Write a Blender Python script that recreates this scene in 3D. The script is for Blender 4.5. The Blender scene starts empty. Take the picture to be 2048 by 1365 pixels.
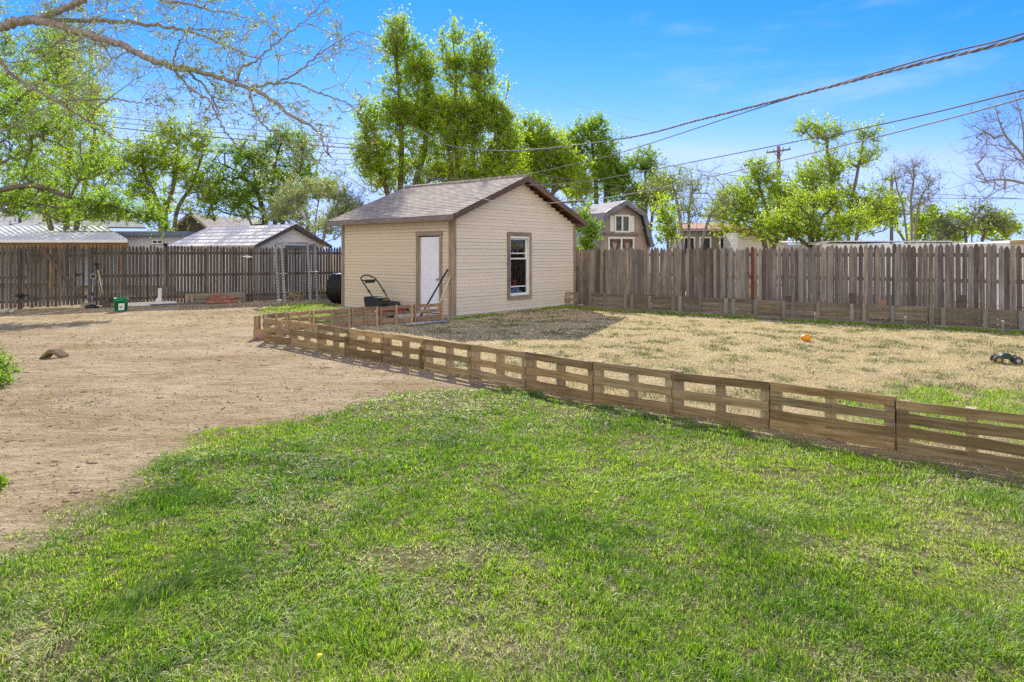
import bpy, math, random
import numpy as np
from mathutils import Vector, noise as mnoise
V = Vector
random.seed(7); rng = np.random.default_rng(7)
SC = bpy.context.scene
COL = SC.collection
F_PX, HOR, CH = 1340.0, 507.0, 1.62          # focal length and horizon row in photo pixels, eye height
R = math.radians

def gp(px, py, z=0.0):                        # photo pixel -> point on the ground
    Y = F_PX * (CH - z) / (py - HOR)
    return V(((px - 1024) / F_PX * Y, Y, z))
def at(px, py, Y):                            # photo pixel at a given distance
    return V(((px - 1024) / F_PX * Y, Y, CH - (py - HOR) * Y / F_PX))

# ------------------------------------------------------------------ materials
def newmat(name):
    m = bpy.data.materials.new(name); m.use_nodes = True
    nt = m.node_tree; nt.nodes.clear()
    out = nt.nodes.new('ShaderNodeOutputMaterial')
    b = nt.nodes.new('ShaderNodeBsdfPrincipled')
    nt.links.new(b.outputs[0], out.inputs[0])
    return m, nt, b, out
def N(nt, t, **kw):
    n = nt.nodes.new(t)
    for k, v in kw.items(): setattr(n, k, v)
    return n
def attr(nt, name):
    return N(nt, 'ShaderNodeAttribute', attribute_name=name)
def ramp(nt, fac, stops):
    r = N(nt, 'ShaderNodeValToRGB')
    while len(r.color_ramp.elements) < len(stops): r.color_ramp.elements.new(0.5)
    for e, (p, c) in zip(r.color_ramp.elements, stops):
        e.position = p; e.color = (c[0], c[1], c[2], 1)
    nt.links.new(fac, r.inputs[0]); return r.outputs[0]
def mixc(nt, fac, a, b, mode='MIX'):
    m = N(nt, 'ShaderNodeMix', data_type='RGBA', blend_type=mode)
    for s, v in ((0, fac), (6, a), (7, b)):
        if isinstance(v, (int, float)): m.inputs[s].default_value = v
        elif isinstance(v, tuple): m.inputs[s].default_value = (v[0], v[1], v[2], 1)
        else: nt.links.new(v, m.inputs[s])
    return m.outputs[2]
def math_(nt, op, a, b=0.0, c=None):
    m = N(nt, 'ShaderNodeMath', operation=op)
    for s, v in enumerate((a, b, c)):
        if v is None: continue
        if isinstance(v, (int, float)): m.inputs[s].default_value = v
        else: nt.links.new(v, m.inputs[s])
    return m.outputs[0]
def noise_(nt, vec, scale, detail=4, rough=0.6, sc=None):
    if sc is not None:
        mp = N(nt, 'ShaderNodeMapping'); mp.inputs['Scale'].default_value = sc
        nt.links.new(vec, mp.inputs[0]); vec = mp.outputs[0]
    n = N(nt, 'ShaderNodeTexNoise'); n.inputs['Scale'].default_value = scale
    n.inputs['Detail'].default_value = detail; n.inputs['Roughness'].default_value = rough
    nt.links.new(vec, n.inputs['Vector']); return n.outputs[0]
def bump_(nt, b, h, strength=0.3, dist=0.01):
    n = N(nt, 'ShaderNodeBump'); n.inputs['Strength'].default_value = strength
    n.inputs['Distance'].default_value = dist
    nt.links.new(h, n.inputs['Height']); nt.links.new(n.outputs[0], b.inputs['Normal'])

def wood(name, stops, grain=(1.6, 38, 38), tint=0.55, hue=0.7, rough=0.9, bump=0.4, warm=(1, 1, 1), blotch=(0.7, 1.15)):
    m, nt, b, _ = newmat(name)
    bc = attr(nt, 'bc').outputs['Vector']; t = attr(nt, 'tint').outputs['Fac']
    g = noise_(nt, bc, 1.0, 5, 0.65, grain)
    big = noise_(nt, bc, 1.0, 3, 0.6, (2.2, 4, 4))
    c = ramp(nt, g, stops)
    k = math_(nt, 'MULTIPLY_ADD', t, tint * 1.2, 1 - tint * 0.6)
    k2 = math_(nt, 'MULTIPLY', k, math_(nt, 'MULTIPLY_ADD', big, (blotch[1] - blotch[0]) * 1.6, blotch[0] - 0.15))
    kc = N(nt, 'ShaderNodeCombineColor')
    for i in range(3): nt.links.new(math_(nt, 'MULTIPLY', k2, warm[i]), kc.inputs[i])
    c = mixc(nt, 1.0, c, kc.outputs[0], 'MULTIPLY')
    hv = math_(nt, 'FRACT', math_(nt, 'MULTIPLY', t, 7.31))
    c = mixc(nt, 1.0, c, mixc(nt, math_(nt, 'MULTIPLY', hv, hue), (1.09, 1.0, 0.88), (0.92, 0.99, 1.10)), 'MULTIPLY')
    st = noise_(nt, bc, 1.0, 4, 0.7, (3.0, 14, 14)); c = mixc(nt, 1.0, c, ramp(nt, st, [(0.30, (0.62, 0.60, 0.58)), (0.42, (1, 1, 1))]), 'MULTIPLY')
    nt.links.new(c, b.inputs['Base Color']); b.inputs['Roughness'].default_value = rough
    b.inputs['Specular IOR Level'].default_value = 0.25
    bump_(nt, b, g, bump, 0.004)
    return m
def plain(name, col, rough=0.7, metal=0.0, var=0.25, scale=6.0, bump=0.0, tint=0.0, spec=0.4, col2=None):
    m, nt, b, _ = newmat(name)
    tc = N(nt, 'ShaderNodeTexCoord').outputs['Object']
    n = noise_(nt, tc, scale, 5, 0.65)
    lo = tuple(x * (1 - var) for x in col); hi = tuple(min(1, x * (1 + var)) for x in (col2 or col))
    c = ramp(nt, n, [(0.3, lo), (0.7, hi)])
    if tint:
        k = math_(nt, 'MULTIPLY_ADD', attr(nt, 'tint').outputs['Fac'], tint, 1 - tint / 2)
        kc = N(nt, 'ShaderNodeCombineColor')
        for i in range(3): nt.links.new(k, kc.inputs[i])
        c = mixc(nt, 1.0, c, kc.outputs[0], 'MULTIPLY')
    nt.links.new(c, b.inputs['Base Color'])
    b.inputs['Roughness'].default_value = rough; b.inputs['Metallic'].default_value = metal
    b.inputs['Specular IOR Level'].default_value = spec
    if bump: bump_(nt, b, n, bump, 0.01)
    return m
def leafmat(name, stops, trans=0.4, tcol=1.5, rough=0.5):
    m, nt, b, out = newmat(name)
    t = attr(nt, 'tint').outputs['Fac']
    c = ramp(nt, t, stops)
    nt.links.new(c, b.inputs['Base Color']); b.inputs['Roughness'].default_value = rough
    b.inputs['Specular IOR Level'].default_value = 0.3
    tr = N(nt, 'ShaderNodeBsdfTranslucent')
    c2 = mixc(nt, 1.0, c, (tcol, tcol * 1.05, tcol * 0.6), 'MULTIPLY')
    nt.links.new(c2, tr.inputs[0])
    mx = N(nt, 'ShaderNodeMixShader'); mx.inputs[0].default_value = trans
    nt.links.new(b.outputs[0], mx.inputs[1]); nt.links.new(tr.outputs[0], mx.inputs[2])
    nt.links.new(mx.outputs[0], out.inputs[0]); return m

M = {}
M['picket'] = wood('weathered_picket', [(0.25, (0.058, 0.05, 0.044)), (0.5, (0.125, 0.108, 0.095)), (0.75, (0.225, 0.2, 0.178))], (1.2, 45, 45), 0.6, blotch=(0.6, 1.2))
M['stockade'] = wood('grey_stockade_wood', [(0.25, (0.10, 0.083, 0.070)), (0.5, (0.21, 0.18, 0.156)), (0.78, (0.40, 0.36, 0.325))], (1.0, 42, 42), 0.75, blotch=(0.65, 1.2))
M['rustboard'] = wood('rust_brown_board', [(0.3, (0.10, 0.03, 0.018)), (0.7, (0.24, 0.085, 0.05))], tint=0.2)
M['pallet'] = wood('warm_pallet_wood', [(0.22, (0.12, 0.08, 0.036)), (0.5, (0.285, 0.203, 0.098)), (0.78, (0.45, 0.345, 0.19))], (2.0, 42, 42), 0.65, hue=0.8, blotch=(0.65, 1.25))
M['stringer'] = wood('pale_pallet_block', [(0.25, (0.27, 0.19, 0.10)), (0.75, (0.56, 0.44, 0.27))], (2, 40, 40), 0.4)
M['backpallet'] = wood('reddish_pallet_wood', [(0.25, (0.17, 0.10, 0.065)), (0.75, (0.46, 0.33, 0.235))], (2, 40, 40), 0.5)
M['bed'] = wood('grey_olive_pallet_wood', [(0.25, (0.105, 0.085, 0.06)), (0.5, (0.20, 0.17, 0.125)), (0.78, (0.33, 0.29, 0.225))], (1.6, 42, 42), 0.5)
M['bedpost'] = wood('grey_pallet_post', [(0.25, (0.16, 0.143, 0.12)), (0.75, (0.36, 0.33, 0.285))], (1.6, 42, 42), 0.4)
M['trim'] = wood('bare_weathered_trim', [(0.25, (0.15, 0.115, 0.092)), (0.5, (0.31, 0.255, 0.21)), (0.75, (0.50, 0.43, 0.37))], (1.4, 40, 40), 0.3)
M['cornertrim'] = wood('flaking_corner_trim', [(0.25, (0.2, 0.135, 0.085)), (0.5, (0.38, 0.28, 0.19)), (0.75, (0.55, 0.45, 0.35))], (1.2, 40, 40), 0.3)
M['fascia'] = wood('grey_fascia', [(0.25, (0.15, 0.12, 0.105)), (0.75, (0.36, 0.31, 0.28))], (1.2, 40, 40), 0.3)
M['rake'] = wood('dark_brown_rake', [(0.25, (0.09, 0.06, 0.048)), (0.75, (0.22, 0.16, 0.13))], (1.2, 40, 40), 0.3)
M['soffit'] = wood('red_brown_soffit', [(0.25, (0.12, 0.05, 0.025)), (0.75, (0.30, 0.15, 0.08))], (1.2, 20, 20), 0.3)
M['beam'] = wood('orange_timber', [(0.25, (0.42, 0.22, 0.07)), (0.75, (0.62, 0.37, 0.15))], (1.2, 20, 20), 0.3)
M['yellowwood'] = wood('pine_handle', [(0.25, (0.5, 0.38, 0.2)), (0.75, (0.72, 0.6, 0.38))], (1.2, 40, 40), 0.2)
M['black'] = plain('black_plastic', (0.022, 0.022, 0.024), 0.45, var=0.3)
M['blackpipe'] = plain('black_corrugated_plastic', (0.022, 0.022, 0.022), 0.5, var=0.5, scale=9, spec=0.25)
M['red'] = plain('red_paint', (0.30, 0.028, 0.025), 0.35, var=0.2)
M['white'] = plain('white_paint', (0.78, 0.78, 0.76), 0.55, var=0.07, scale=3)
M['doorwhite'] = plain('white_door_paint', (0.80, 0.81, 0.83), 0.5, var=0.06, scale=4)
M['greyplastic'] = plain('grey_plastic', (0.35, 0.36, 0.38), 0.5)
M['steel'] = plain('grey_steel', (0.36, 0.365, 0.37), 0.5, 0.3)
M['cable'] = plain('dark_cable', (0.2, 0.2, 0.205), 0.85, var=0.15, spec=0.1)
M['alucable'] = plain('grey_cable', (0.38, 0.38, 0.385), 0.8, 0.0, var=0.15, spec=0.1)
M['greenplastic'] = plain('green_bucket_plastic', (0.0, 0.235, 0.075), 0.35, var=0.1)
M['paver'] = plain('red_concrete', (0.36, 0.15, 0.12), 0.9, var=0.3, scale=14, bump=0.4, tint=0.4)
M['concrete'] = plain('concrete', (0.42, 0.40, 0.36), 0.9, var=0.25, scale=9, bump=0.3)
M['orange'] = plain('orange_skin', (0.80, 0.30, 0.012), 0.4, var=0.1)
M['magenta'] = plain('magenta_plastic', (0.5, 0.03, 0.36), 0.4)
M['pink'] = plain('pink_plastic', (0.75, 0.28, 0.38), 0.4)
M['blue'] = plain('blue_toy', (0.08, 0.3, 0.75), 0.5)
M['skin'] = plain('tan_toy', (0.55, 0.28, 0.2), 0.6)
M['tyre'] = plain('toy_tyre', (0.075, 0.065, 0.055), 0.8, bump=0.5, scale=40)
M['yellow'] = plain('yellow_plastic', (0.55, 0.42, 0.02), 0.5)
M['dandelion'] = plain('yellow_petal', (0.85, 0.62, 0.01), 0.6)
M['darkgreen'] = plain('dark_green_toy', (0.03, 0.075, 0.05), 0.35)
M['bark'] = plain('grey_brown_bark', (0.17, 0.135, 0.11), 0.9, var=0.45, scale=12, bump=0.6)
M['barkpale'] = plain('pale_bark', (0.30, 0.265, 0.235), 0.9, var=0.4, scale=25, bump=0.6)
M['barkgrey'] = plain('light_grey_bark', (0.26, 0.24, 0.215), 0.9, var=0.35, scale=15)
M['barkdark'] = plain('dark_bark', (0.10, 0.082, 0.07), 0.9, var=0.4, scale=10, bump=0.6)
M['polewood'] = plain('pole_wood', (0.2, 0.155, 0.12), 0.9, var=0.3, scale=6)
M['stucco'] = plain('pale_blue_stucco', (0.62, 0.65, 0.72), 0.9, var=0.06)
M['cream'] = plain('cream_siding', (0.66, 0.63, 0.55), 0.7, var=0.06)
M['slatefascia'] = plain('blue_grey_metal', (0.12, 0.15, 0.2), 0.4, 0.2)
M['mustard'] = plain('mustard_wall', (0.40, 0.30, 0.11), 0.9)
M['brownwall'] = plain('dark_brown_gable', (0.085, 0.07, 0.058), 0.9)
M['tanwall'] = plain('tan_pink_siding', (0.40, 0.315, 0.265), 0.85, var=0.15, scale=3)
M['tarp'] = plain('torn_grey_plastic', (0.15, 0.155, 0.18), 0.5, var=0.5, scale=5, bump=0.5)
M['brickgrey'] = plain('grey_brick', (0.28, 0.255, 0.23), 0.9, var=0.2, scale=14)
M['orangeroof'] = plain('orange_roof', (0.42, 0.2, 0.105), 0.8, var=0.2)
M['darkglass'] = plain('dark_window_glass', (0.02, 0.025, 0.03), 0.08, var=0.1, spec=0.6)
M['interior'] = plain('dark_interior_boards', (0.2, 0.185, 0.165), 0.9)
M['bagfabric'] = plain('black_mesh_fabric', (0.028, 0.028, 0.032), 0.85, var=0.4, scale=30)
M['cloth_grey'] = plain('grey_cloth', (0.22, 0.24, 0.27), 0.9)

def shingles(name, c1, c2, c3, rh=0.14, bw=0.3):
    m, nt, b, _ = newmat(name)
    bc = attr(nt, 'bc').outputs['Vector']
    br = N(nt, 'ShaderNodeTexBrick'); nt.links.new(bc, br.inputs['Vector'])
    br.inputs['Scale'].default_value = 1.0; br.inputs['Brick Width'].default_value = bw
    br.inputs['Row Height'].default_value = rh; br.inputs['Mortar Size'].default_value = 0.008
    br.inputs['Color1'].default_value = (*c1, 1); br.inputs['Color2'].default_value = (*c2, 1)
    br.inputs['Mortar'].default_value = (*c3, 1); br.inputs['Bias'].default_value = 0.0
    n = noise_(nt, bc, 2.2, 4); n2 = noise_(nt, bc, 70, 2)
    k = math_(nt, 'ADD', math_(nt, 'MULTIPLY_ADD', n, 0.5, 0.5), math_(nt, 'MULTIPLY', n2, 0.5))
    kc = N(nt, 'ShaderNodeCombineColor')
    for i in range(3): nt.links.new(k, kc.inputs[i])
    nt.links.new(mixc(nt, 1, br.outputs[0], kc.outputs[0], 'MULTIPLY'), b.inputs['Base Color'])
    b.inputs['Roughness'].default_value = 0.95; b.inputs['Specular IOR Level'].default_value = 0.15
    bump_(nt, b, math_(nt, 'MULTIPLY_ADD', br.outputs[1], -1.0, n2), 0.5, 0.01)
    return m
M['shingle'] = shingles('weathered_shingles', (0.47, 0.405, 0.325), (0.31, 0.265, 0.21), (0.15, 0.125, 0.11))
M['shingle_grey'] = shingles('grey_shingles', (0.44, 0.42, 0.40), (0.36, 0.345, 0.33), (0.24, 0.23, 0.22))

def ribbed(name, col, period, axis=0, dark=0.5, width=0.12, rough=0.45, metal=0.2):
    m, nt, b, _ = newmat(name)
    bc = attr(nt, 'bc').outputs['Vector']
    sp = N(nt, 'ShaderNodeSeparateXYZ'); nt.links.new(bc, sp.inputs[0])
    fr = math_(nt, 'FRACT', math_(nt, 'DIVIDE', sp.outputs[axis], period))
    s = math_(nt, 'LESS_THAN', fr, width)
    n = noise_(nt, bc, 2.0, 4)
    c = mixc(nt, s, col, tuple(x * dark for x in col))
    c = mixc(nt, math_(nt, 'MULTIPLY', n, 0.35), c, tuple(x * 0.6 for x in col))
    nt.links.new(c, b.inputs['Base Color']); b.inputs['Roughness'].default_value = rough
    b.inputs['Metallic'].default_value = metal
    return m
M['metalroof'] = ribbed('white_ribbed_metal', (0.72, 0.72, 0.71), 0.3, 0, 0.45, 0.1, 0.7, 0.0)
M['tileroof'] = ribbed('pale_tile_roof', (0.78, 0.745, 0.68), 0.37, 1, 0.62, 0.14, 0.8, 0.0)
M['lapcream'] = ribbed('cream_lap_siding', (0.88, 0.85, 0.76), 0.2, 2, 0.8, 0.08, 0.7, 0)

def siding(name, base, pale, grey, dirt, seed):
    m, nt, b, _ = newmat(name)
    bc = attr(nt, 'bc').outputs['Vector']; t = attr(nt, 'tint').outputs['Fac']
    g = noise_(nt, bc, 1.0, 5, 0.7, (1.4, 30, 30))
    big = noise_(nt, bc, 0.9, 4, 0.6)
    pos = N(nt, 'ShaderNodeTexCoord').outputs['Object']
    pz = N(nt, 'ShaderNodeSeparateXYZ'); nt.links.new(pos, pz.inputs[0])
    wear = noise_(nt, pos, 1.0, 6, 0.72, (1.1, 1.1, 5.0))
    fine = noise_(nt, bc, 1.0, 4, 0.75, (5, 60, 60))
    c = mixc(nt, math_(nt, 'MULTIPLY_ADD', big, 0.9, -0.15), base, pale)
    w = N(nt, 'ShaderNodeMapRange'); w.inputs[1].default_value = 0.56; w.inputs[2].default_value = 0.70
    nt.links.new(math_(nt, 'ADD', wear, math_(nt, 'MULTIPLY_ADD', fine, 0.25, -0.125)), w.inputs[0])
    c = mixc(nt, math_(nt, 'MULTIPLY', w.outputs[0], 0.55), c, grey)
    lo = N(nt, 'ShaderNodeMapRange'); lo.inputs[1].default_value = 0.62; lo.inputs[2].default_value = 0.05
    nt.links.new(math_(nt, 'MULTIPLY_ADD', wear, -0.5, math_(nt, 'ADD', pz.outputs[2], 0.1)), lo.inputs[0])
    c = mixc(nt, math_(nt, 'MULTIPLY', lo.outputs[0], 0.35), c, dirt)
    k = math_(nt, 'MULTIPLY_ADD', t, 0.08, 0.96)
    k = math_(nt, 'MULTIPLY', k, math_(nt, 'MULTIPLY_ADD', g, 0.2, 0.9))
    kc = N(nt, 'ShaderNodeCombineColor')
    for i in range(3): nt.links.new(k, kc.inputs[i])
    c = mixc(nt, 1, c, kc.outputs[0], 'MULTIPLY')
    nt.links.new(c, b.inputs['Base Color']); b.inputs['Roughness'].default_value = 0.75
    bump_(nt, b, g, 0.25, 0.004)
    return m
M['side_pale'] = siding('pale_cream_siding_paint', (0.76, 0.66, 0.50), (0.78, 0.70, 0.575), (0.62, 0.575, 0.53), (0.66, 0.61, 0.56), 1)
M['side_warmlit'] = siding('bounce_warmed_cream_paint', (0.66, 0.545, 0.375), (0.68, 0.575, 0.42), (0.60, 0.54, 0.47), (0.62, 0.55, 0.44), 2)  # same cream paint with warm bounced ground light mixed into the colour

def perforated(name):
    m, nt, b, _ = newmat(name)
    bc = attr(nt, 'bc').outputs['Vector']
    sp = N(nt, 'ShaderNodeSeparateXYZ'); nt.links.new(bc, sp.inputs[0])
    fx = math_(nt, 'SUBTRACT', math_(nt, 'FRACT', math_(nt, 'DIVIDE', sp.outputs[0], 0.09)), 0.5)
    dx = math_(nt, 'MULTIPLY', fx, 0.09)
    d2 = math_(nt, 'ADD', math_(nt, 'MULTIPLY', dx, dx), math_(nt, 'MULTIPLY', sp.outputs[1], sp.outputs[1]))
    s = math_(nt, 'LESS_THAN', d2, 0.00042)
    c = mixc(nt, s, (0.36, 0.365, 0.37), (0.015, 0.015, 0.015))
    nt.links.new(c, b.inputs['Base Color']); b.inputs['Roughness'].default_value = 0.5
    return m
M['perforated'] = perforated('perforated_grey_steel')

def glassmat():
    m, nt, b, out = newmat('old_window_glass')
    tr = N(nt, 'ShaderNodeBsdfTransparent'); gl = N(nt, 'ShaderNodeBsdfGlossy'); gl.inputs['Roughness'].default_value = 0.03
    lw = N(nt, 'ShaderNodeLayerWeight'); lw.inputs[0].default_value = 0.5
    tr.inputs[0].default_value = (0.85, 0.88, 0.88, 1)
    mx = N(nt, 'ShaderNodeMixShader'); nt.links.new(math_(nt, 'MULTIPLY_ADD', math_(nt, 'POWER', lw.outputs[1], 4.0), 0.5, 0.05), mx.inputs[0])
    nt.links.new(tr.outputs[0], mx.inputs[1]); nt.links.new(gl.outputs[0], mx.inputs[2])
    nt.links.new(mx.outputs[0], out.inputs[0]); nt.nodes.remove(b); return m
M['glass'] = glassmat()

G = lambda *a: [(p, c) for p, c in a]
M['leaf_bright'] = leafmat('bright_spring_leaf', G((0, (0.135, 0.21, 0.014)), (0.5, (0.315, 0.43, 0.024)), (1, (0.55, 0.62, 0.05))), 0.68, 1.5)
M['leaf_mid'] = leafmat('mid_green_leaf', G((0, (0.095, 0.185, 0.018)), (0.5, (0.22, 0.35, 0.028)), (1, (0.43, 0.54, 0.05))), 0.66, 1.5)
M['leaf_dark'] = leafmat('dark_green_leaf', G((0, (0.051, 0.128, 0.024)), (0.5, (0.119, 0.238, 0.037)), (1, (0.323, 0.493, 0.051))), 0.56, 1.5)
M['leaf_pale'] = leafmat('pale_olive_leaf', G((0, (0.185, 0.238, 0.092)), (0.5, (0.343, 0.396, 0.172)), (1, (0.554, 0.594, 0.290))), 0.5, 1.3)
M['leaf_bud'] = leafmat('young_bud_leaf', G((0, (0.135, 0.176, 0.061)), (0.5, (0.270, 0.324, 0.115)), (1, (0.459, 0.486, 0.203))), 0.45, 1.2)
M['leaf_weed'] = leafmat('weed_leaf', G((0, (0.105, 0.234, 0.019)), (0.5, (0.246, 0.421, 0.033)), (1, (0.474, 0.577, 0.065))), 0.45, 1.3)
M['grass'] = leafmat('lawn_blade', G((0, (0.05, 0.145, 0.012)), (0.32, (0.225, 0.40, 0.022)), (0.62, (0.50, 0.62, 0.05)), (0.78, (0.52, 0.54, 0.18)), (0.88, (0.68, 0.61, 0.37)), (1, (0.78, 0.69, 0.47))), 0.45, 1.25, 0.45)
M['straw'] = leafmat('dry_blade', G((0, (0.10, 0.16, 0.06)), (0.2, (0.22, 0.26, 0.10)), (0.3, (0.47, 0.385, 0.21)), (0.6, (0.65, 0.55, 0.34)), (1, (0.82, 0.74, 0.54))), 0.3, 1.1, 0.7)

# ------------------------------------------------------------------ mesh building
class MB:
    def __init__(s): s.v = []; s.f = []; s.t = []; s.c = []; s.mi = []; s.sm = []
    def add(s, vs, fs, tint=None, bc=None, mi=0, smooth=False):
        o = len(s.v); tint = random.random() if tint is None else tint
        off = V((random.uniform(-20, 20), random.uniform(-20, 20), random.uniform(-20, 20)))
        for i, p in enumerate(vs):
            s.v.append(tuple(p)); s.t.append(tint)
            s.c.append(tuple(bc[i]) if bc is not None else tuple(V(p) + off))
        for f in fs: s.f.append(tuple(o + k for k in f)); s.mi.append(mi); s.sm.append(smooth)
    def box(s, o, ax, ay, az, tint=None, mi=0, raw=False):
        o = V(o); ax, ay, az = V(ax), V(ay), V(az)
        vs, bc = [], []
        L = sorted((ax, ay, az), key=lambda a: -a.length)
        off = V((0, 0, 0)) if raw else V((random.uniform(-20, 20), random.uniform(-20, 20), random.uniform(-20, 20)))
        for i in (-1, 1):
            for j in (-1, 1):
                for k in (-1, 1):
                    d = ax * i + ay * j + az * k
                    vs.append(o + d); bc.append(V([d.dot(q.normalized()) for q in L]) + off)
        s.add(vs, [(0, 1, 3, 2), (4, 6, 7, 5), (0, 4, 5, 1), (2, 3, 7, 6), (0, 2, 6, 4), (1, 5, 7, 3)], tint, bc, mi)
    def board(s, p0, p1, w, t, up=(0, 0, 1), seg=1, jit=0.0, tint=None, mi=0):
        """plank from p0 to p1; w along `up`, t across; seg cross sections with edge jitter"""
        p0, p1, up = V(p0), V(p1), V(up).normalized()
        d = (p1 - p0); L = d.length; d.normalize(); n = d.cross(up).normalized(); up = n.cross(d)
        off = V((random.uniform(-20, 20), random.uniform(-20, 20), random.uniform(-20, 20)))
        vs, bc = [], []; bow = random.uniform(-1, 1) * jit
        for i in range(seg + 1):
            u = i / seg; c = p0 + d * (L * u) + n * (bow * math.sin(u * math.pi)) 
            a, b_ = random.uniform(-jit, jit), random.uniform(-jit, jit)
            for sx, sy in ((-1, -1), (1, -1), (1, 1), (-1, 1)):
                h = w / 2 * sy + (a if sy < 0 else b_)
                vs.append(c + n * (t / 2 * sx) + up * h); bc.append(V((L * u, h, t / 2 * sx)) + off)
        fs = [(0, 3, 2, 1), tuple(4 * seg + k for k in (0, 1, 2, 3))]
        for i in range(seg):
            for k in range(4): fs.append((4 * i + k, 4 * i + (k + 1) % 4, 4 * i + 4 + (k + 1) % 4, 4 * i + 4 + k))
        s.add(vs, fs, tint, bc, mi)
    def picket(s, p, along, nrm, w, h, t, point=0.09, tint=None, lean=0.0, mi=0):
        p, along, nrm = V(p), V(along), V(nrm)
        prof = [(-w / 2, 0), (w / 2, 0), (w / 2, h - point), (w * 0.33, h - point * 0.45), (0, h), (-w * 0.33, h - point * 0.45), (-w / 2, h - point)]
        off = V((random.uniform(-20, 20), random.uniform(-20, 20), random.uniform(-20, 20)))
        vs, bc = [], []; n = len(prof)
        for sgn in (-1, 1):
            for x, z in prof:
                vs.append(p + along * (x + lean * z) + V((0, 0, z)) + nrm * (t / 2 * sgn)); bc.append(V((z, x, sgn * t / 2)) + off)
        fs = [tuple(range(n)), tuple(range(2 * n - 1, n - 1, -1))] + [(i, n + i, n + (i + 1) % n, (i + 1) % n) for i in range(n)]
        s.add(vs, fs, tint, bc, mi)
    def tube(s, pts, rad, n=8, caps=True, tint=None, mi=0, closed=False, smooth=True):
        pts = [V(p) for p in pts]; m = len(pts)
        if not hasattr(rad, '__len__'): rad = [rad] * m
        vs, fs = [], []; ref = None
        for i, p in enumerate(pts):
            if closed: d = pts[(i + 1) % m] - pts[i - 1]
            else: d = pts[min(i + 1, m - 1)] - pts[max(i - 1, 0)]
            d.normalize()
            if ref is None: ref = d.orthogonal().normalized()
            ref = (ref - d * ref.dot(d)); ref = ref.normalized() if ref.length > 1e-6 else d.orthogonal().normalized()
            b = d.cross(ref)
            for k in range(n):
                a = 2 * math.pi * k / n; vs.append(p + (ref * math.cos(a) + b * math.sin(a)) * rad[i])
        for i in range(m if closed else m - 1):
            j = (i + 1) % m
            for k in range(n): fs.append((i * n + k, i * n + (k + 1) % n, j * n + (k + 1) % n, j * n + k))
        if caps and not closed: fs += [tuple(range(n - 1, -1, -1)), tuple((m - 1) * n + k for k in range(n))]
        s.add(vs, fs, tint, None, mi, smooth)
    def lathe(s, o, prof, n=24, axis=(0, 0, 1), tint=None, mi=0, smooth=True, squash=(1, 1)):
        o, ax = V(o), V(axis).normalized()
        e1 = V((1, 0, 0)) if abs(ax.x) < 0.9 else V((0, 1, 0)); e1 = (e1 - ax * e1.dot(ax)).normalized(); e2 = ax.cross(e1)
        vs, fs = [], []
        for r, z in prof:
            for k in range(n):
                a = 2 * math.pi * k / n; vs.append(o + ax * z + e1 * (r * math.cos(a) * squash[0]) + e2 * (r * math.sin(a) * squash[1]))
        for i in range(len(prof) - 1):
            for k in range(n): fs.append((i * n + k, i * n + (k + 1) % n, (i + 1) * n + (k + 1) % n, (i + 1) * n + k))
        fs += [tuple(range(n - 1, -1, -1)), tuple((len(prof) - 1) * n + k for k in range(n))]
        s.add(vs, fs, tint, None, mi, smooth)
    def poly(s, pts, thick, nrm, tint=None, mi=0, bcf=None):
        """flat polygon given thickness along nrm"""
        pts = [V(p) for p in pts]; nrm = V(nrm).normalized(); n = len(pts)
        vs = [p + nrm * thick for p in pts] + pts
        fs = [tuple(range(n)), tuple(range(2 * n - 1, n - 1, -1))] + [(i, n + i, n + (i + 1) % n, (i + 1) % n) for i in range(n)]
        s.add(vs, fs, tint, [bcf(p) for p in vs] if bcf else None, mi)
    def build(s, name, mats, parent=None, origin=None, bevel=0.0):
        if not isinstance(mats, (list, tuple)): mats = [mats]
        me = bpy.data.meshes.new(name)
        org = V(origin) if origin is not None else (parent.location.copy() if parent is not None and parent.parent is None else V((0, 0, 0)))
        if parent is not None and parent.parent is not None: org = parent.parent.location.copy()
        vs = [(p[0] - org.x, p[1] - org.y, p[2] - org.z) for p in s.v]
        me.from_pydata(vs, [], s.f); me.update()
        a = me.attributes.new('tint', 'FLOAT', 'POINT'); a.data.foreach_set('value', np.array(s.t, np.float32))
        c = me.attributes.new('bc', 'FLOAT_VECTOR', 'POINT'); c.data.foreach_set('vector', np.array(s.c, np.float32).ravel())
        for m in mats: me.materials.append(m)
        me.polygons.foreach_set('material_index', np.array(s.mi, np.int32))
        me.polygons.foreach_set('use_smooth', np.array(s.sm, bool))
        o = bpy.data.objects.new(name, me); COL.objects.link(o)
        if parent is not None: o.parent = parent
        elif origin is not None: o.location = org
        if bevel:
            b = o.modifiers.new('bevel', 'BEVEL'); b.width = bevel; b.segments = 2; b.limit_method = 'ANGLE'
        return o
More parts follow.
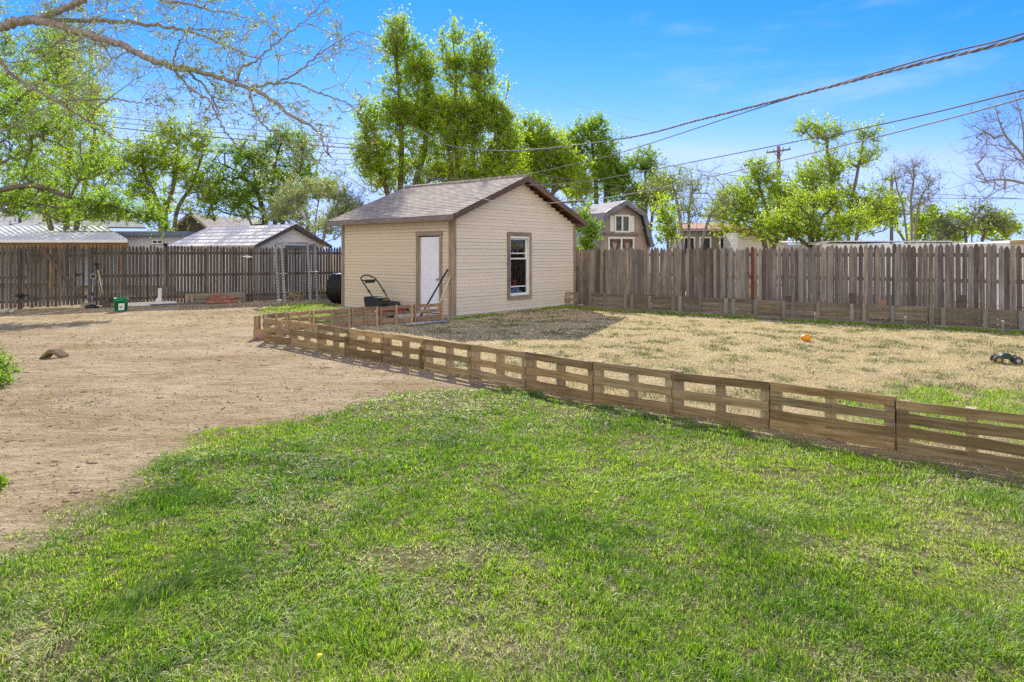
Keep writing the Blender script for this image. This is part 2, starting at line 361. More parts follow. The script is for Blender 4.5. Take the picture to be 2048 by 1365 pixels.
def npmesh(name, verts, faces_flat, counts, mat, parent=None, tint=None, origin=None, smooth=False):
    me = bpy.data.meshes.new(name)
    org = np.array(parent.location if parent is not None else (origin if origin is not None else (0, 0, 0)))
    me.vertices.add(len(verts)); me.vertices.foreach_set('co', (verts - org).astype(np.float32).ravel())
    me.loops.add(len(faces_flat)); me.loops.foreach_set('vertex_index', faces_flat.astype(np.int32))
    starts = np.concatenate([[0], np.cumsum(counts)[:-1]])
    me.polygons.add(len(counts)); me.polygons.foreach_set('loop_start', starts.astype(np.int32)); me.polygons.foreach_set('loop_total', counts.astype(np.int32))
    if smooth: me.polygons.foreach_set('use_smooth', np.ones(len(counts), bool))
    me.update(calc_edges=True)
    if tint is not None:
        a = me.attributes.new('tint', 'FLOAT', 'POINT'); a.data.foreach_set('value', tint.astype(np.float32))
    me.materials.append(mat)
    o = bpy.data.objects.new(name, me); COL.objects.link(o)
    if parent is not None: o.parent = parent
    elif origin is not None: o.location = org
    return o
def tag(o, label=None, cat=None, group=None, kind=None):
    for k, v in (('label', label), ('category', cat), ('group', group), ('kind', kind)):
        if v: o[k] = v
    return o
def thing(name, loc, label, cat, group=None):
    o = bpy.data.objects.new(name, None); COL.objects.link(o); o.location = V(loc); o.empty_display_size = 0.2
    return tag(o, label, cat, group)
def catmull(pts, n=8):
    P = [V(p) for p in pts]; P = [P[0] * 2 - P[1]] + P + [P[-1] * 2 - P[-2]]; out = []
    for i in range(1, len(P) - 2):
        for k in range(n):
            t = k / n; a, b, c, d = P[i - 1], P[i], P[i + 1], P[i + 2]
            out.append(0.5 * ((2 * b) + (c - a) * t + (2 * a - 5 * b + 4 * c - d) * t * t + (3 * b - a - 3 * c + d) * t ** 3))
    out.append(P[-2]); return out
# ------------------------------------------------------------------ camera, sky, sun
cam_d = bpy.data.cameras.new('camera'); cam = bpy.data.objects.new('camera', cam_d); COL.objects.link(cam)
cam.location = (0, 0, CH); cam.rotation_euler = (R(90), 0, 0)
cam_d.sensor_width = 36; cam_d.lens = 36 * F_PX / 2048; cam_d.shift_y = -(682.5 - HOR) / 2048
cam_d.clip_start = 0.05; cam_d.clip_end = 3000
SC.camera = cam
SUN_EL, SUN_AZ = 32.5, -8.0                     # azimuth in degrees from the view axis (+Y), positive to the right
world = bpy.data.worlds.new('World'); SC.world = world; world.use_nodes = True
wn = world.node_tree; wn.nodes.clear()
wo = wn.nodes.new('ShaderNodeOutputWorld'); bg = wn.nodes.new('ShaderNodeBackground')
sky = wn.nodes.new('ShaderNodeTexSky'); sky.sky_type = 'NISHITA'; sky.sun_disc = False
sky.sun_elevation = R(SUN_EL); sky.sun_rotation = R(SUN_AZ)
sky.air_density = 1.0; sky.dust_density = 0.0; sky.ozone_density = 2.0; sky.altitude = 1000
BGS = 0.15
# clear-sky grade: deeper blue than the bare model, per channel power
sx = wn.nodes.new('ShaderNodeSeparateColor'); wn.links.new(sky.outputs[0], sx.inputs[0]); cx_ = wn.nodes.new('ShaderNodeCombineColor')
ch = [math_(wn, 'MULTIPLY', math_(wn, 'POWER', math_(wn, 'MULTIPLY', sx.outputs[i], BGS), g), k) for i, (g, k) in enumerate(((3.3, 0.85), (1.2, 0.30), (0.6, 0.50)))]
ch[1] = math_(wn, 'MINIMUM', ch[1], 0.31); ch[0] = math_(wn, 'MINIMUM', ch[0], math_(wn, 'MULTIPLY', ch[1], 0.70)); ch[2] = math_(wn, 'MAXIMUM', ch[2], math_(wn, 'MULTIPLY', ch[1], 1.28))
for i in range(3): wn.links.new(math_(wn, 'DIVIDE', ch[i], BGS), cx_.inputs[i])
# fill light: unseen bright cloud added behind the camera to lift shaded walls
wd = wn.nodes.new('ShaderNodeTexCoord').outputs['Generated']; ws = wn.nodes.new('ShaderNodeSeparateXYZ'); wn.links.new(wd, ws.inputs[0])
cn = noise_(wn, wd, 1.6, 6, 0.6, (1, 1, 2.2))
mr = wn.nodes.new('ShaderNodeMapRange'); mr.interpolation_type = 'SMOOTHSTEP'; mr.inputs[1].default_value = 0.02; mr.inputs[2].default_value = 0.55
wn.links.new(math_(wn, 'MULTIPLY', ws.outputs[1], -1.0), mr.inputs[0])
cm = wn.nodes.new('ShaderNodeMapRange'); cm.interpolation_type = 'SMOOTHSTEP'; cm.inputs[1].default_value = 0.33; cm.inputs[2].default_value = 0.5; wn.links.new(cn, cm.inputs[0])
FILL_CLOUD = 0.60
mxw = mixc(wn, math_(wn, 'MULTIPLY', mr.outputs[0], cm.outputs[0]), cx_.outputs[0], (FILL_CLOUD / BGS, FILL_CLOUD * 0.94 / BGS, FILL_CLOUD * 0.86 / BGS))
ci = noise_(wn, wd, 2.4, 7, 0.62, (1.0, 1.0, 5.0)); cr = wn.nodes.new('ShaderNodeMapRange'); cr.interpolation_type = 'SMOOTHSTEP'; cr.inputs[1].default_value = 0.50; cr.inputs[2].default_value = 0.78; wn.links.new(ci, cr.inputs[0])
mxw = mixc(wn, math_(wn, 'MULTIPLY', cr.outputs[0], 0.42), mxw, (0.30 / BGS, 0.335 / BGS, 0.40 / BGS))
wn.links.new(mxw, bg.inputs[0]); wn.links.new(bg.outputs[0], wo.inputs[0])
bg.inputs[1].default_value = BGS
sd = bpy.data.lights.new('sun', 'SUN'); sd.energy = 2.8; sd.angle = R(0.53); sd.color = (1.0, 0.94, 0.85)
so = bpy.data.objects.new('sun', sd); COL.objects.link(so)
az, el = R(SUN_AZ), R(SUN_EL)
sdir = V((math.sin(az) * math.cos(el), math.cos(az) * math.cos(el), math.sin(el)))
so.rotation_euler = sdir.to_track_quat('Z', 'Y').to_euler(); so.location = sdir * 50
SC.view_settings.view_transform = 'Standard'; SC.view_settings.look = 'None'
SC.view_settings.exposure = 1.46; SC.view_settings.gamma = 1.0
SC.cycles.max_bounces = 8; SC.cycles.transparent_max_bounces = 16
SC.cycles.use_adaptive_sampling = True; SC.cycles.use_denoising = False; SC.cycles.use_adaptive_sampling = False; SC.cycles.sample_clamp_indirect = 2.0; world.cycles.sampling_method = 'MANUAL'; world.cycles.sample_map_resolution = 1024

# ------------------------------------------------------------------ layout
SU, SV = V((0.651, 0.759, 0)), V((-0.759, 0.651, 0))    # shed axes: along the gable wall, along the door wall
SA = V((-1.48, 16.7, 0)); SW, SL = 5.26, 4.62
def S(a, b, z=0.0): return SA + SU * a + SV * b + V((0, 0, z))
LF0, LFD = V((-14.68, 19.2, 0)), V((0.869, 0.494, 0)).normalized()
LFN = V((LFD.y, -LFD.x, 0))                     # towards the camera
RF0, RFD = V((2.63, 20.8, 0)), V((0.797, -0.604, 0)).normalized()
RFN = V((-0.604, -0.797, 0))
BD0 = V((2.03, 20.0, 0))
FRONT = [gp(*p) for p in ((527, 684), (582, 691), (637, 701), (697.5, 713), (766, 724.5), (848, 739), (941.5, 756), (1052, 776.5), (1186, 803), (1344.5, 829), (1539, 860), (1791, 903))]
FRONT += [V((3.92, 4.83, 0)), V((4.72, 4.17, 0)), V((5.5, 3.48, 0))]

def sdf(poly, P):
    """signed distance (inside > 0) of points P (n,2) to a polygon"""
    poly = np.array([(p[0], p[1]) for p in poly]); n = len(poly)
    d = np.full(len(P), 1e9); ins = np.zeros(len(P), bool)
    for i in range(n):
        a, b = poly[i], poly[(i + 1) % n]; ab = b - a; ap = P - a
        t = np.clip((ap @ ab) / max(ab @ ab, 1e-9), 0, 1)
        d = np.minimum(d, np.linalg.norm(ap - t[:, None] * ab, axis=1))
        cond = ((a[1] > P[:, 1]) != (b[1] > P[:, 1]))
        with np.errstate(divide='ignore', invalid='ignore'):
            xi = a[0] + (P[:, 1] - a[1]) * ab[0] / (ab[1] if ab[1] else 1e-9)
        ins ^= cond & (P[:, 0] < xi)
    return np.where(ins, d, -d)
_h = rng.random((256, 256))
def vn(x, y):
    xi, yi = np.floor(x).astype(int), np.floor(y).astype(int); fx, fy = x - xi, y - yi
    fx = fx * fx * (3 - 2 * fx); fy = fy * fy * (3 - 2 * fy)
    h = lambda a, b: _h[a % 256, b % 256]
    return (h(xi, yi) * (1 - fx) + h(xi + 1, yi) * fx) * (1 - fy) + (h(xi, yi + 1) * (1 - fx) + h(xi + 1, yi + 1) * fx) * fy
def fbm(x, y, s, o=4, sh=0.0):
    r = np.zeros(np.shape(x)); a = 0.5; t = 0
    for k in range(o):
        r += a * vn(x * s + 17.3 * k + sh, y * s + 31.7 * k + sh * 1.7); t += a; a *= 0.55; s *= 2.03
    return r / t
LAWN = [V((-7, 0.2, 0))] + [gp(*p) for p in ((-260, 1180), (0, 1085), (90, 1040), (200, 985), (270, 945), (330, 905), (400, 872), (520, 845), (640, 832), (740, 800), (800, 785), (900, 778), (1000, 778), (1100, 792), (1185, 808), (1350, 838), (1540, 868), (1790, 915))] + [V((4.4, 4.3, 0)), V((7, 2.2, 0)), V((7, 0.2, 0))]
GREEN2 = [gp(*p) for p in ((1600, 795), (1700, 800), (1800, 772), (1900, 778), (2048, 768), (2250, 800), (2300, 880), (1900, 905), (1700, 850))]
GREEN3 = [gp(*p) for p in ((505, 628), (560, 611), (650, 604), (700, 618), (690, 640), (610, 650))]
STRAW = [p.copy() for p in FRONT] + [V((7, 3, 0)), V((13, 11.6, 0)), BD0.copy(), S(5.26, 0), S(0, 0), V((-1.66, 16.1, 0)), V((-3.0, 15.0, 0)), V((-4.2, 13.9, 0))]
def masks(P):
    x, y = P[:, 0], P[:, 1]
    w = fbm(x, y, 1.1, 5) - 0.5; w2 = fbm(x, y, 4.5, 3, 5) - 0.5
    ln = np.clip((sdf(LAWN, P) + w * 0.55 + w2 * 0.35) / 0.35 + 0.35, 0, 1)
    g2 = np.clip((sdf(GREEN2, P) + w * 2.6 + w2 * 1.6) / 0.7 + 0.1, 0, 1) * 0.75
    g3 = np.clip((sdf(GREEN3, P) + w * 1.2) / 0.8 + 0.3, 0, 1)
    bd = (P - np.array(BD0[:2])) @ np.array(RFN[:2])
    al = (P - np.array(BD0[:2])) @ np.array(RFD[:2])
    strip = np.clip(1.25 - np.abs(bd - 0.32 + w * 0.35) / 0.40, 0, 1) * ((al > -0.6) & (al < 16))
    dsh = ((P - np.array(SA[:2])) @ np.array(SV[:2])); ash = (P - np.array(SA[:2])) @ np.array(SU[:2])
    strip = np.maximum(strip, np.clip(1.3 - np.abs(dsh + 0.2) / 0.24, 0, 1) * ((ash > -0.2) & (ash < 5.6)) * np.clip(0.3 + w * 1.4 + 0.7 * (ash < 1.3) + 0.6 * (ash > 3.4), 0, 1))
    st = np.clip((sdf(STRAW, P) + w * 0.3) / 0.3 + 0.6, 0, 1)
    return ln, np.clip(np.maximum(np.maximum(g2, g3 * 0.8), strip), 0, 1), st

# ------------------------------------------------------------------ ground
def axis_(a, b, step, far):
    core = np.arange(a, b + 1e-6, step); out = []; d = step
    x = b
    while x < far[1]: d *= 1.35; x += d; out.append(x)
    lo = []; d = step; x = a
    while x > far[0]: d *= 1.35; x -= d; lo.append(x)
    return np.array(lo[::-1] + list(core) + out)
gx = axis_(-18, 14.5, 0.09, (-900, 900)); gy = axis_(1.0, 26, 0.09, (-120, 1500))
GX, GY = np.meshgrid(gx, gy); P2 = np.stack([GX.ravel(), GY.ravel()], 1)
ln, g2, st = masks(P2)
near = (P2[:, 0] > -19) & (P2[:, 0] < 15) & (P2[:, 1] > 0) & (P2[:, 1] < 27)
gz = (fbm(P2[:, 0], P2[:, 1], 0.9, 4, 3) - 0.5) * 0.05 + (fbm(P2[:, 0], P2[:, 1], 4.2, 3, 8) - 0.5) * 0.022
gz = np.where(near, gz, -0.02)
vs = np.stack([P2[:, 0], P2[:, 1], gz], 1)
nx, ny = len(gx), len(gy); ii = np.arange(nx * ny).reshape(ny, nx)
q = np.stack([ii[:-1, :-1], ii[:-1, 1:], ii[1:, 1:], ii[1:, :-1]], -1).reshape(-1)
def ground_mat():
    m, nt, b, _ = newmat('yard_soil')
    pos = N(nt, 'ShaderNodeNewGeometry').outputs['Position']
    lawn = attr(nt, 'lawn').outputs['Fac']; green = attr(nt, 'green').outputs['Fac']; straw = attr(nt, 'strawm').outputs['Fac']
    n1 = noise_(nt, pos, 1.3, 6, 0.65); n2 = noise_(nt, pos, 14, 5, 0.7); n3 = noise_(nt, pos, 75, 3, 0.7); n4 = noise_(nt, pos, 190, 2, 0.6)
    d = ramp(nt, math_(nt, 'ADD', math_(nt, 'MULTIPLY', n1, 0.5), math_(nt, 'MULTIPLY', n2, 0.5)), [(0.3, (0.32, 0.22, 0.105)), (0.5, (0.44, 0.345, 0.2)), (0.68, (0.545, 0.445, 0.28))])
    sp = ramp(nt, math_(nt, 'ADD', math_(nt, 'MULTIPLY', n3, 0.6), math_(nt, 'MULTIPLY', n4, 0.4)), [(0.34, (0.42, 0.4, 0.38)), (0.47, (0.95, 0.95, 0.95)), (0.6, (1.05, 1.05, 1.05)), (0.68, (1.4, 1.38, 1.3))])
    n0 = noise_(nt, pos, 0.32, 5, 0.6, (1, 2.2, 1)); n5 = noise_(nt, pos, 3.2, 4, 0.65, (1, 1.8, 1))
    d = mixc(nt, 1, d, ramp(nt, n0, [(0.32, (0.80, 0.72, 0.66)), (0.5, (1, 1, 1)), (0.68, (1.12, 1.13, 1.15))]), 'MULTIPLY')
    d = mixc(nt, 1, d, ramp(nt, n5, [(0.33, (0.80, 0.78, 0.75)), (0.5, (1, 1, 1)), (0.7, (1.1, 1.1, 1.1))]), 'MULTIPLY')
    d = mixc(nt, 1, d, sp, 'MULTIPLY')
    s = ramp(nt, math_(nt, 'ADD', math_(nt, 'MULTIPLY', n1, 0.6), math_(nt, 'MULTIPLY', n3, 0.4)), [(0.3, (0.35, 0.245, 0.12)), (0.5, (0.51, 0.39, 0.205)), (0.7, (0.63, 0.52, 0.31))])
    s = mixc(nt, 1, s, sp, 'MULTIPLY')
    l = ramp(nt, math_(nt, 'ADD', math_(nt, 'MULTIPLY', n2, 0.5), math_(nt, 'MULTIPLY', n3, 0.5)), [(0.3, (0.035, 0.045, 0.012)), (0.5, (0.10, 0.11, 0.03)), (0.66, (0.42, 0.37, 0.2))])
    c = mixc(nt, straw, d, s); c = mixc(nt, math_(nt, 'MULTIPLY', math_(nt, 'MAXIMUM', lawn, green), 0.85), c, l)
    nt.links.new(c, b.inputs['Base Color']); b.inputs['Roughness'].default_value = 1.0; b.inputs['Specular IOR Level'].default_value = 0.05
    h = math_(nt, 'ADD', math_(nt, 'MULTIPLY', n3, 0.5), math_(nt, 'ADD', math_(nt, 'MULTIPLY', n2, 1.0), math_(nt, 'MULTIPLY', n4, 0.25)))
    h = math_(nt, 'ADD', h, math_(nt, 'MULTIPLY', n5, 3.0)); bump_(nt, b, h, 1.0, 0.03); return m
ground = npmesh('ground', vs, q, np.full(len(q) // 4, 4), ground_mat(), smooth=True); tag(ground, kind='structure')
for nm, arr in (('lawn', ln), ('green', g2), ('strawm', st)):
    a = ground.data.attributes.new(nm, 'FLOAT', 'POINT'); a.data.foreach_set('value', arr.astype(np.float32))
def ground_z(x, y):
    return (fbm(np.array([x]), np.array([y]), 0.9, 4, 3)[0] - 0.5) * 0.05 + (fbm(np.array([x]), np.array([y]), 4.2, 3, 8)[0] - 0.5) * 0.022

# ------------------------------------------------------------------ shed
EAVE, RIDGE = 2.50, 3.76; HW = SW / 2
def gable_h(a): return EAVE - 0.02 + (RIDGE - 0.1 - EAVE) * (1 - abs(a - HW) / HW)
shed = thing('garden_shed', SA, 'cream clapboard shed with weathered trim and brown shingled gable roof', 'shed')
EXP = 0.088
def lap_wall(mat, frame, nrm, length, z0, top, openings, name):
    """rows of lapped boards; frame(t, z) -> point on the wall plane; top(t) height limit or number"""
    mb = MB(); z = z0; k = 0
    while z < 3.8:
        z1 = z + EXP; zc = z + EXP * 0.5
        if callable(top):
            if top(HW) < z + 0.03: break
            f = (zc + 0.01 - top(0)) / (top(HW) - top(0)); lo, hi = (max(0, f) * HW, length - max(0, f) * HW)
        else:
            if z > top: break
            lo, hi = 0, length
        segs = [(lo, hi)]
        for (a0, a1, b0, b1) in openings:
            if z1 > b0 and z < b1:
                segs = [s for (p, q_) in segs for s in ((p, min(q_, a0)), (max(p, a1), q_)) if s[1] - s[0] > 0.01]
        tv = random.random(); ga = random.choice((0.0003, 0.0004, 0.0006, 0.001, 0.0015, 0.005)); lp_ = random.choice((0.006, 0.007, 0.008, 0.010, 0.014))
        for (p, q_) in segs:
            n = max(1, int((q_ - p) / 0.6)); vs, bc = [], []; off = V((random.uniform(-9, 9), k * 3.7, 0))
            for i in range(n + 1):
                t = p + (q_ - p) * i / n; w = mnoise.noise(V((t * 0.9, z * 2, 0))) * 0.004; o_ = mnoise.noise(V((t * 0.7, z * 3, 9))) * 0.002
                for (zz, pr) in ((z + w + ga, lp_ + o_), (z1 + w - 0.003, 0.004 + o_), (z1 + w - 0.003, -0.010), (z + w + ga, -0.010)):
                    vs.append(frame(t, zz) + nrm * pr); bc.append(V((t, zz, 0)) + off)
            fs = [(0, 1, 2, 3), tuple(4 * n + j for j in (3, 2, 1, 0))]
            for i in range(n):
                for j in range(4): fs.append((4 * i + j, 4 * i + 4 + j, 4 * i + 4 + (j + 1) % 4, 4 * i + (j + 1) % 4))
            mb.add(vs, fs, tv, bc)
        z = z1; k += 1
    return mb.build(name, mat, shed)
WIN = (2.15, 2.98, 0.45, 2.11); DOOR = (0.44, 1.24, 0.08, 2.07)
w1 = lap_wall(M['side_pale'], lambda t, z: S(t, 0, z), -SV, SW, 0.06, gable_h, [WIN], 'siding'); w1['label'] = 'pale cream gable siding around the window'
w2 = lap_wall(M['side_warmlit'], lambda t, z: S(0, t, z), -SU, SL, 0.06, EAVE - 0.05, [DOOR], 'siding'); w2['label'] = 'cream siding with warm bounce light in its colour around the white door'
mb = MB()                                        # plain rear and right walls and the dark inner lining
mb.poly([S(SW, 0, 0.05), S(SW, SL, 0.05), S(SW, SL, EAVE), S(SW, 0, EAVE)], -0.012, SU, mi=0)
mb.poly([S(0, SL, 0.05), S(SW, SL, 0.05), S(SW, SL, EAVE), S(HW, SL, RIDGE - 0.1), S(0, SL, EAVE)], -0.012, SV, mi=0)
mb.build('rear_wall', M['side_warmlit'], shed)
mb = MB()
def lining(a0, a1, b0, b1, fr, nr):
    mb.poly([fr(a0, b0), fr(a1, b0), fr(a1, b1), fr(a0, b1)], -0.01, nr)
fr = lambda t, z: S(t, 0.014, z)
for seg in ((0, WIN[0], 0.06, EAVE), (WIN[1], SW, 0.06, EAVE), (WIN[0], WIN[1], 0.06, WIN[2]), (WIN[0], WIN[1], WIN[3], EAVE)): lining(*seg, fr, -SV)
mb.poly([S(0, 0.014, EAVE), S(SW, 0.014, EAVE), S(HW, 0.014, RIDGE - 0.12)], -0.01, -SV)
fr = lambda t, z: S(0.014, t, z)
for seg in ((0.03, DOOR[0], 0.06, EAVE), (DOOR[1], SL, 0.06, EAVE), (DOOR[0], DOOR[1], DOOR[3], EAVE)): lining(*seg, fr, -SU)
mb.poly([S(0.05, 1.9, 0.06), S(SW - 0.05, 1.9, 0.06), S(SW - 0.05, 1.9, 2.4), S(0.05, 1.9, 2.4)], -0.01, -SV)
mb.box(S(HW, SL / 2, 0.05), SU * (HW - 0.05), SV * (SL / 2 - 0.05), V((0, 0, 0.02)))
mb.build('inner_lining', M['interior'], shed)
mb = MB()
for (o, ax, ay) in ((S(HW, 0.06, 0.0), SU * (HW + 0.03), SV * 0.1), (S(0.06, SL / 2, 0.0), SU * 0.1, SV * (SL / 2 + 0.03)), (S(SW - 0.06, SL / 2, 0), SU * 0.1, SV * (SL / 2 + 0.02))):
    mb.box(o, ax, ay, V((0, 0, 0.055 if ay.length < 1 else 0.052)))
mb.build('foundation', M['concrete'], shed)
# corner boards
for (a, b, d, n_, wd) in ((0.05, -0.022, SU, -SV, 0.1), (SW - 0.05, -0.022, SU, -SV, 0.1)):
    mb = MB(); mb.board(S(a, b, 0.06), S(a, b, gable_h(max(0, min(SW, a))) - 0.02), wd, 0.02, d, 8, 0.002, 0.5); mb.build('corner_board', M['cornertrim'], shed)
for b in (0.055, SL - 0.05):
    mb = MB(); mb.board(S(-0.022, b, 0.06), S(-0.022, b, EAVE - 0.09), 0.12, 0.02, SV, 8, 0.002, 0.4); mb.build('corner_board', M['trim'] if b > 1 else M['cornertrim'], shed)
# roof: two slabs with overhangs
OE, OG = 0.30, 0.30; RT = 0.045
def slope(sgn):
    mb = MB(); a0 = HW; e = -OE if sgn < 0 else SW + OE
    ez = EAVE + 0.06; rz = RIDGE
    dz = rz - ez; run = abs(e - a0); d = V((SU * (e - a0)).to_tuple()) + V((0, 0, -dz)); L = d.length; d.normalize()
    n = SV.cross(d).normalized(); n = n if n.z > 0 else -n
    rows = int(L / 0.145) + 1; b0, b1 = -OG, SL + OG
    for r in range(rows):
        s0, s1 = r * 0.145, min(L, (r + 1) * 0.145 + 0.02)
        if s1 - s0 < 0.03: continue
        nseg = 14; vs, bc = [], []
        for i in range(nseg + 1):
            b = b0 + (b1 - b0) * i / nseg; sag = -0.012 * math.sin(math.pi * i / nseg) + mnoise.noise(V((b * 0.8, s0 * 0.8, sgn))) * 0.008
            for (s_, h_) in ((s0, 0.004), (s1, 0.013), (s1, -0.004), (s0, -0.004)):
                vs.append(S(a0, b, rz) + d * s_ + n * (h_ + sag)); bc.append(V((b, s_ if s_ != s1 else s0 + 0.1449, 0)))
        bc = [V((q_.x, r * 0.14 + 0.001 + min(0.137, max(0, q_.y - s0)), 0)) for q_ in bc]
        fs = [(0, 1, 2, 3), tuple(4 * nseg + j for j in (3, 2, 1, 0))]
        for i in range(nseg):
            for j in range(4): fs.append((4 * i + j, 4 * i + 4 + j, 4 * i + 4 + (j + 1) % 4, 4 * i + (j + 1) % 4))
        mb.add(vs, fs, random.random(), bc)
    return mb, d, n, L
roofs = []
for sgn in (-1, 1):
    mb, d, n, L = slope(sgn)
    ro = mb.build('roof', M['shingle'], shed); roofs.append(ro)
    mb = MB(); c = S(HW, SL / 2, RIDGE) + d * (L / 2) - n * 0.03
    mb.box(c - d * 0.005, SV * (SL / 2 + OG - 0.045), d * (L / 2 - 0.03), n * 0.012); mb.build('soffit', M['soffit'], ro)
    mb = MB(); e = S(-OE if sgn < 0 else SW + OE, 0, EAVE - 0.005)
    p0, p1 = e - SV * OG, e + SV * (SL + OG)
    mb.board(p0 + (-SU if sgn < 0 else SU) * -0.015, p1 + (-SU if sgn < 0 else SU) * -0.015, 0.115, 0.025, (0, 0, 1), 12, 0.004); mb.build('fascia', M['fascia'], ro)
    for b in (-OG + 0.014, SL + OG - 0.014):
        mb = MB(); q0 = S(HW, b, RIDGE) - n * 0.078 + d * 0.012; q1 = q0 + d * (L - 0.05)
        mb.board(q0, q1, 0.13, 0.026, n, 8, 0.002); mb.build('rake_board', M['rake'], ro)
    for k in range(1, 5):                        # lookout blocks under the gable overhang
        mb = MB(); q0 = S(HW, 0, RIDGE) + d * (L * k / 5 + 0.1) - n * 0.09
        mb.box(q0 - SV * 0.15, d * 0.02, SV * 0.125, n * 0.045); mb.build('lookout', M['soffit'], ro)
mb = MB(); mb.tube([S(HW, -OG, RIDGE + 0.012), S(HW, SL * 0.5, RIDGE), S(HW, SL + OG, RIDGE + 0.012)], 0.05, 6); mb.build('ridge_cap', M['shingle'], shed)
# door
frm = MB(); o_ = -0.03
frm.board(S(o_, 0.40, 0.06), S(o_, 0.40, 2.07), 0.075, 0.03, SV, 8, 0.002)
frm.board(S(o_, 1.28, 0.06), S(o_, 1.28, 2.07), 0.085, 0.03, SV, 8, 0.002)
frm.board(S(o_, 0.345, 2.13), S(o_, 1.34, 2.13), 0.115, 0.032, (0, 0, 1), 6, 0.003)
for b in (0.45, 1.23): frm.box(S(0.0, b, 1.06), SU * 0.03, SV * 0.008, V((0, 0, 1.0)))
door = MB(); door.box(S(0.012, 0.82, 1.07), SU * 0.02, SV * 0.355, V((0, 0, 0.97)))
for k in range(5): door.box(S(-0.0095, 0.82 - 0.26 + k * 0.13, 1.07), SU * 0.0015, SV * 0.055, V((0, 0, 0.93)))
do = door.build('door', M['doorwhite'], shed)
frm.build('door_casing', M['trim'], do)
jm = MB(); jm.box(S(-0.005, 1.195, 1.06), SU * 0.028, SV * 0.018, V((0, 0, 0.985))); jm.build('door_jamb', M['cornertrim'], do)
kb = MB(); kb.lathe(S(-0.015, 0.505, 0.96), [(0.012, 0), (0.012, 0.03), (0.028, 0.036), (0.03, 0.055), (0.018, 0.065)], 14, -SU); kb.build('door_handle', M['steel'], do)
for z in (1.75, 1.0, 0.3):
    hg = MB(); hg.box(S(-0.012, 1.172, z), SU * 0.008, SV * 0.006, V((0, 0, 0.045))); hg.build('hinge', M['steel'], do)
# window
wa0, wa1, wz0, wz1 = 2.053, 3.08, 0.353, 2.205
wf = MB(); o_ = -0.034
wf.board(S(wa0 + 0.05, o_, wz0), S(wa0 + 0.05, o_, wz1), 0.1, 0.03, SU, 8, 0.002)
wf.board(S(wa1 - 0.05, o_, wz0), S(wa1 - 0.05, o_, wz1), 0.1, 0.03, SU, 8, 0.002)
wf.board(S(wa0 + 0.1, o_, wz1 - 0.055), S(wa1 - 0.1, o_, wz1 - 0.055), 0.11, 0.029, (0, 0, 1), 6, 0.002)
wf.board(S(wa0 + 0.1, o_ - 0.003, wz0 + 0.05), S(wa1 - 0.1, o_ - 0.003, wz0 + 0.05), 0.1, 0.04, (0, 0, 1), 6, 0.002)
wo_ = wf.build('window', M['trim'], shed)
ja = MB(); i0, i1, j0, j1 = wa0 + 0.1, wa1 - 0.1, wz0 + 0.1, wz1 - 0.11
for a in (i0 + 0.012, i1 - 0.012): ja.box(S(a, 0.03, (j0 + j1) / 2), SU * 0.012, SV * 0.065, V((0, 0, (j1 - j0) / 2)))
for z in (j0 + 0.012, j1 - 0.03): ja.box(S((i0 + i1) / 2, 0.03, z), SU * ((i1 - i0) / 2 - 0.025), SV * 0.064, V((0, 0, 0.012 if z < 1 else 0.03)))
ja.build('jamb', M['white'], wo_)
zm = 1.47
def sash(z0, z1, b, bars):
    s = MB(); a0, a1 = i0 + 0.026, i1 - 0.026
    for a in (a0 + 0.02, a1 - 0.02): s.box(S(a, b, (z0 + z1) / 2), SU * 0.02, SV * 0.016, V((0, 0, (z1 - z0) / 2)))
    for z in (z0 + 0.02, z1 - 0.018): s.box(S((a0 + a1) / 2, b, z), SU * ((a1 - a0) / 2 - 0.041), SV * 0.0155, V((0, 0, 0.02)))
    for z in bars: s.box(S((a0 + a1) / 2, b, z), SU * ((a1 - a0) / 2 - 0.041), SV * 0.014, V((0, 0, 0.016)))
    so_ = s.build('sash', M['white'], wo_)
    g = MB(); g.box(S((a0 + a1) / 2, b + 0.003, (z0 + z1) / 2), SU * ((a1 - a0) / 2 - 0.03), SV * 0.002, V((0, 0, (z1 - z0) / 2 - 0.03))); g.build('pane', M['glass'], wo_)
sash(zm - 0.02, j1 - 0.062, 0.06, [1.62]); sash(j0 + 0.026, zm + 0.02, 0.02, [0.70])
# things seen through the window
hr = MB(); hr.tube([S(1.9, 0.45, 1.86), S(3.5, 0.45, 1.86)], 0.014, 8); hro = hr.build('hanging_rail', M['steel'], None, S(1.9, 0.45, 1.86)); tag(hro, 'thin metal hanging rail inside the shed window', 'rail')
for k in range(7):
    a = 2.22 + k * 0.105; p = S(a, 0.45, 1.86); hg = MB()
    hg.tube([p + V((0, 0, 0.02)), p + V((0, 0, -0.03)), p + V((0, 0, -0.06))], 0.004, 5)
    hg.tube([p + SV * x + V((0, 0, z)) + SU * (0.05 * x) for x, z in ((-0.2, -0.2), (-0.03, -0.07), (0.03, -0.07), (0.2, -0.2))], 0.013, 6)
    h_ = hg.build('clothes_hanger', M['black'] if k % 2 else M['greyplastic'], None, p)
    tag(h_, 'dark curved clothes hanger on the rail inside the shed window', 'hanger', 'clothes hangers on the rail inside the shed')
cu = MB(); prof = []
for i in range(19): prof.append((2.5 + i * 0.02, 0.62 + 0.02 * math.sin(i * 1.7)))
vs = [S(a, b, z) for a, b in prof for z in (0.75, 1.45)] + [S(a, b + 0.006, z) for a, b in prof for z in (0.75, 1.45)]
n_ = len(prof); fs = [(2 * i, 2 * i + 1, 2 * i + 3, 2 * i + 2) for i in range(n_ - 1)] + [(2 * n_ + 2 * i, 2 * n_ + 2 * i + 2, 2 * n_ + 2 * i + 3, 2 * n_ + 2 * i + 1) for i in range(n_ - 1)]
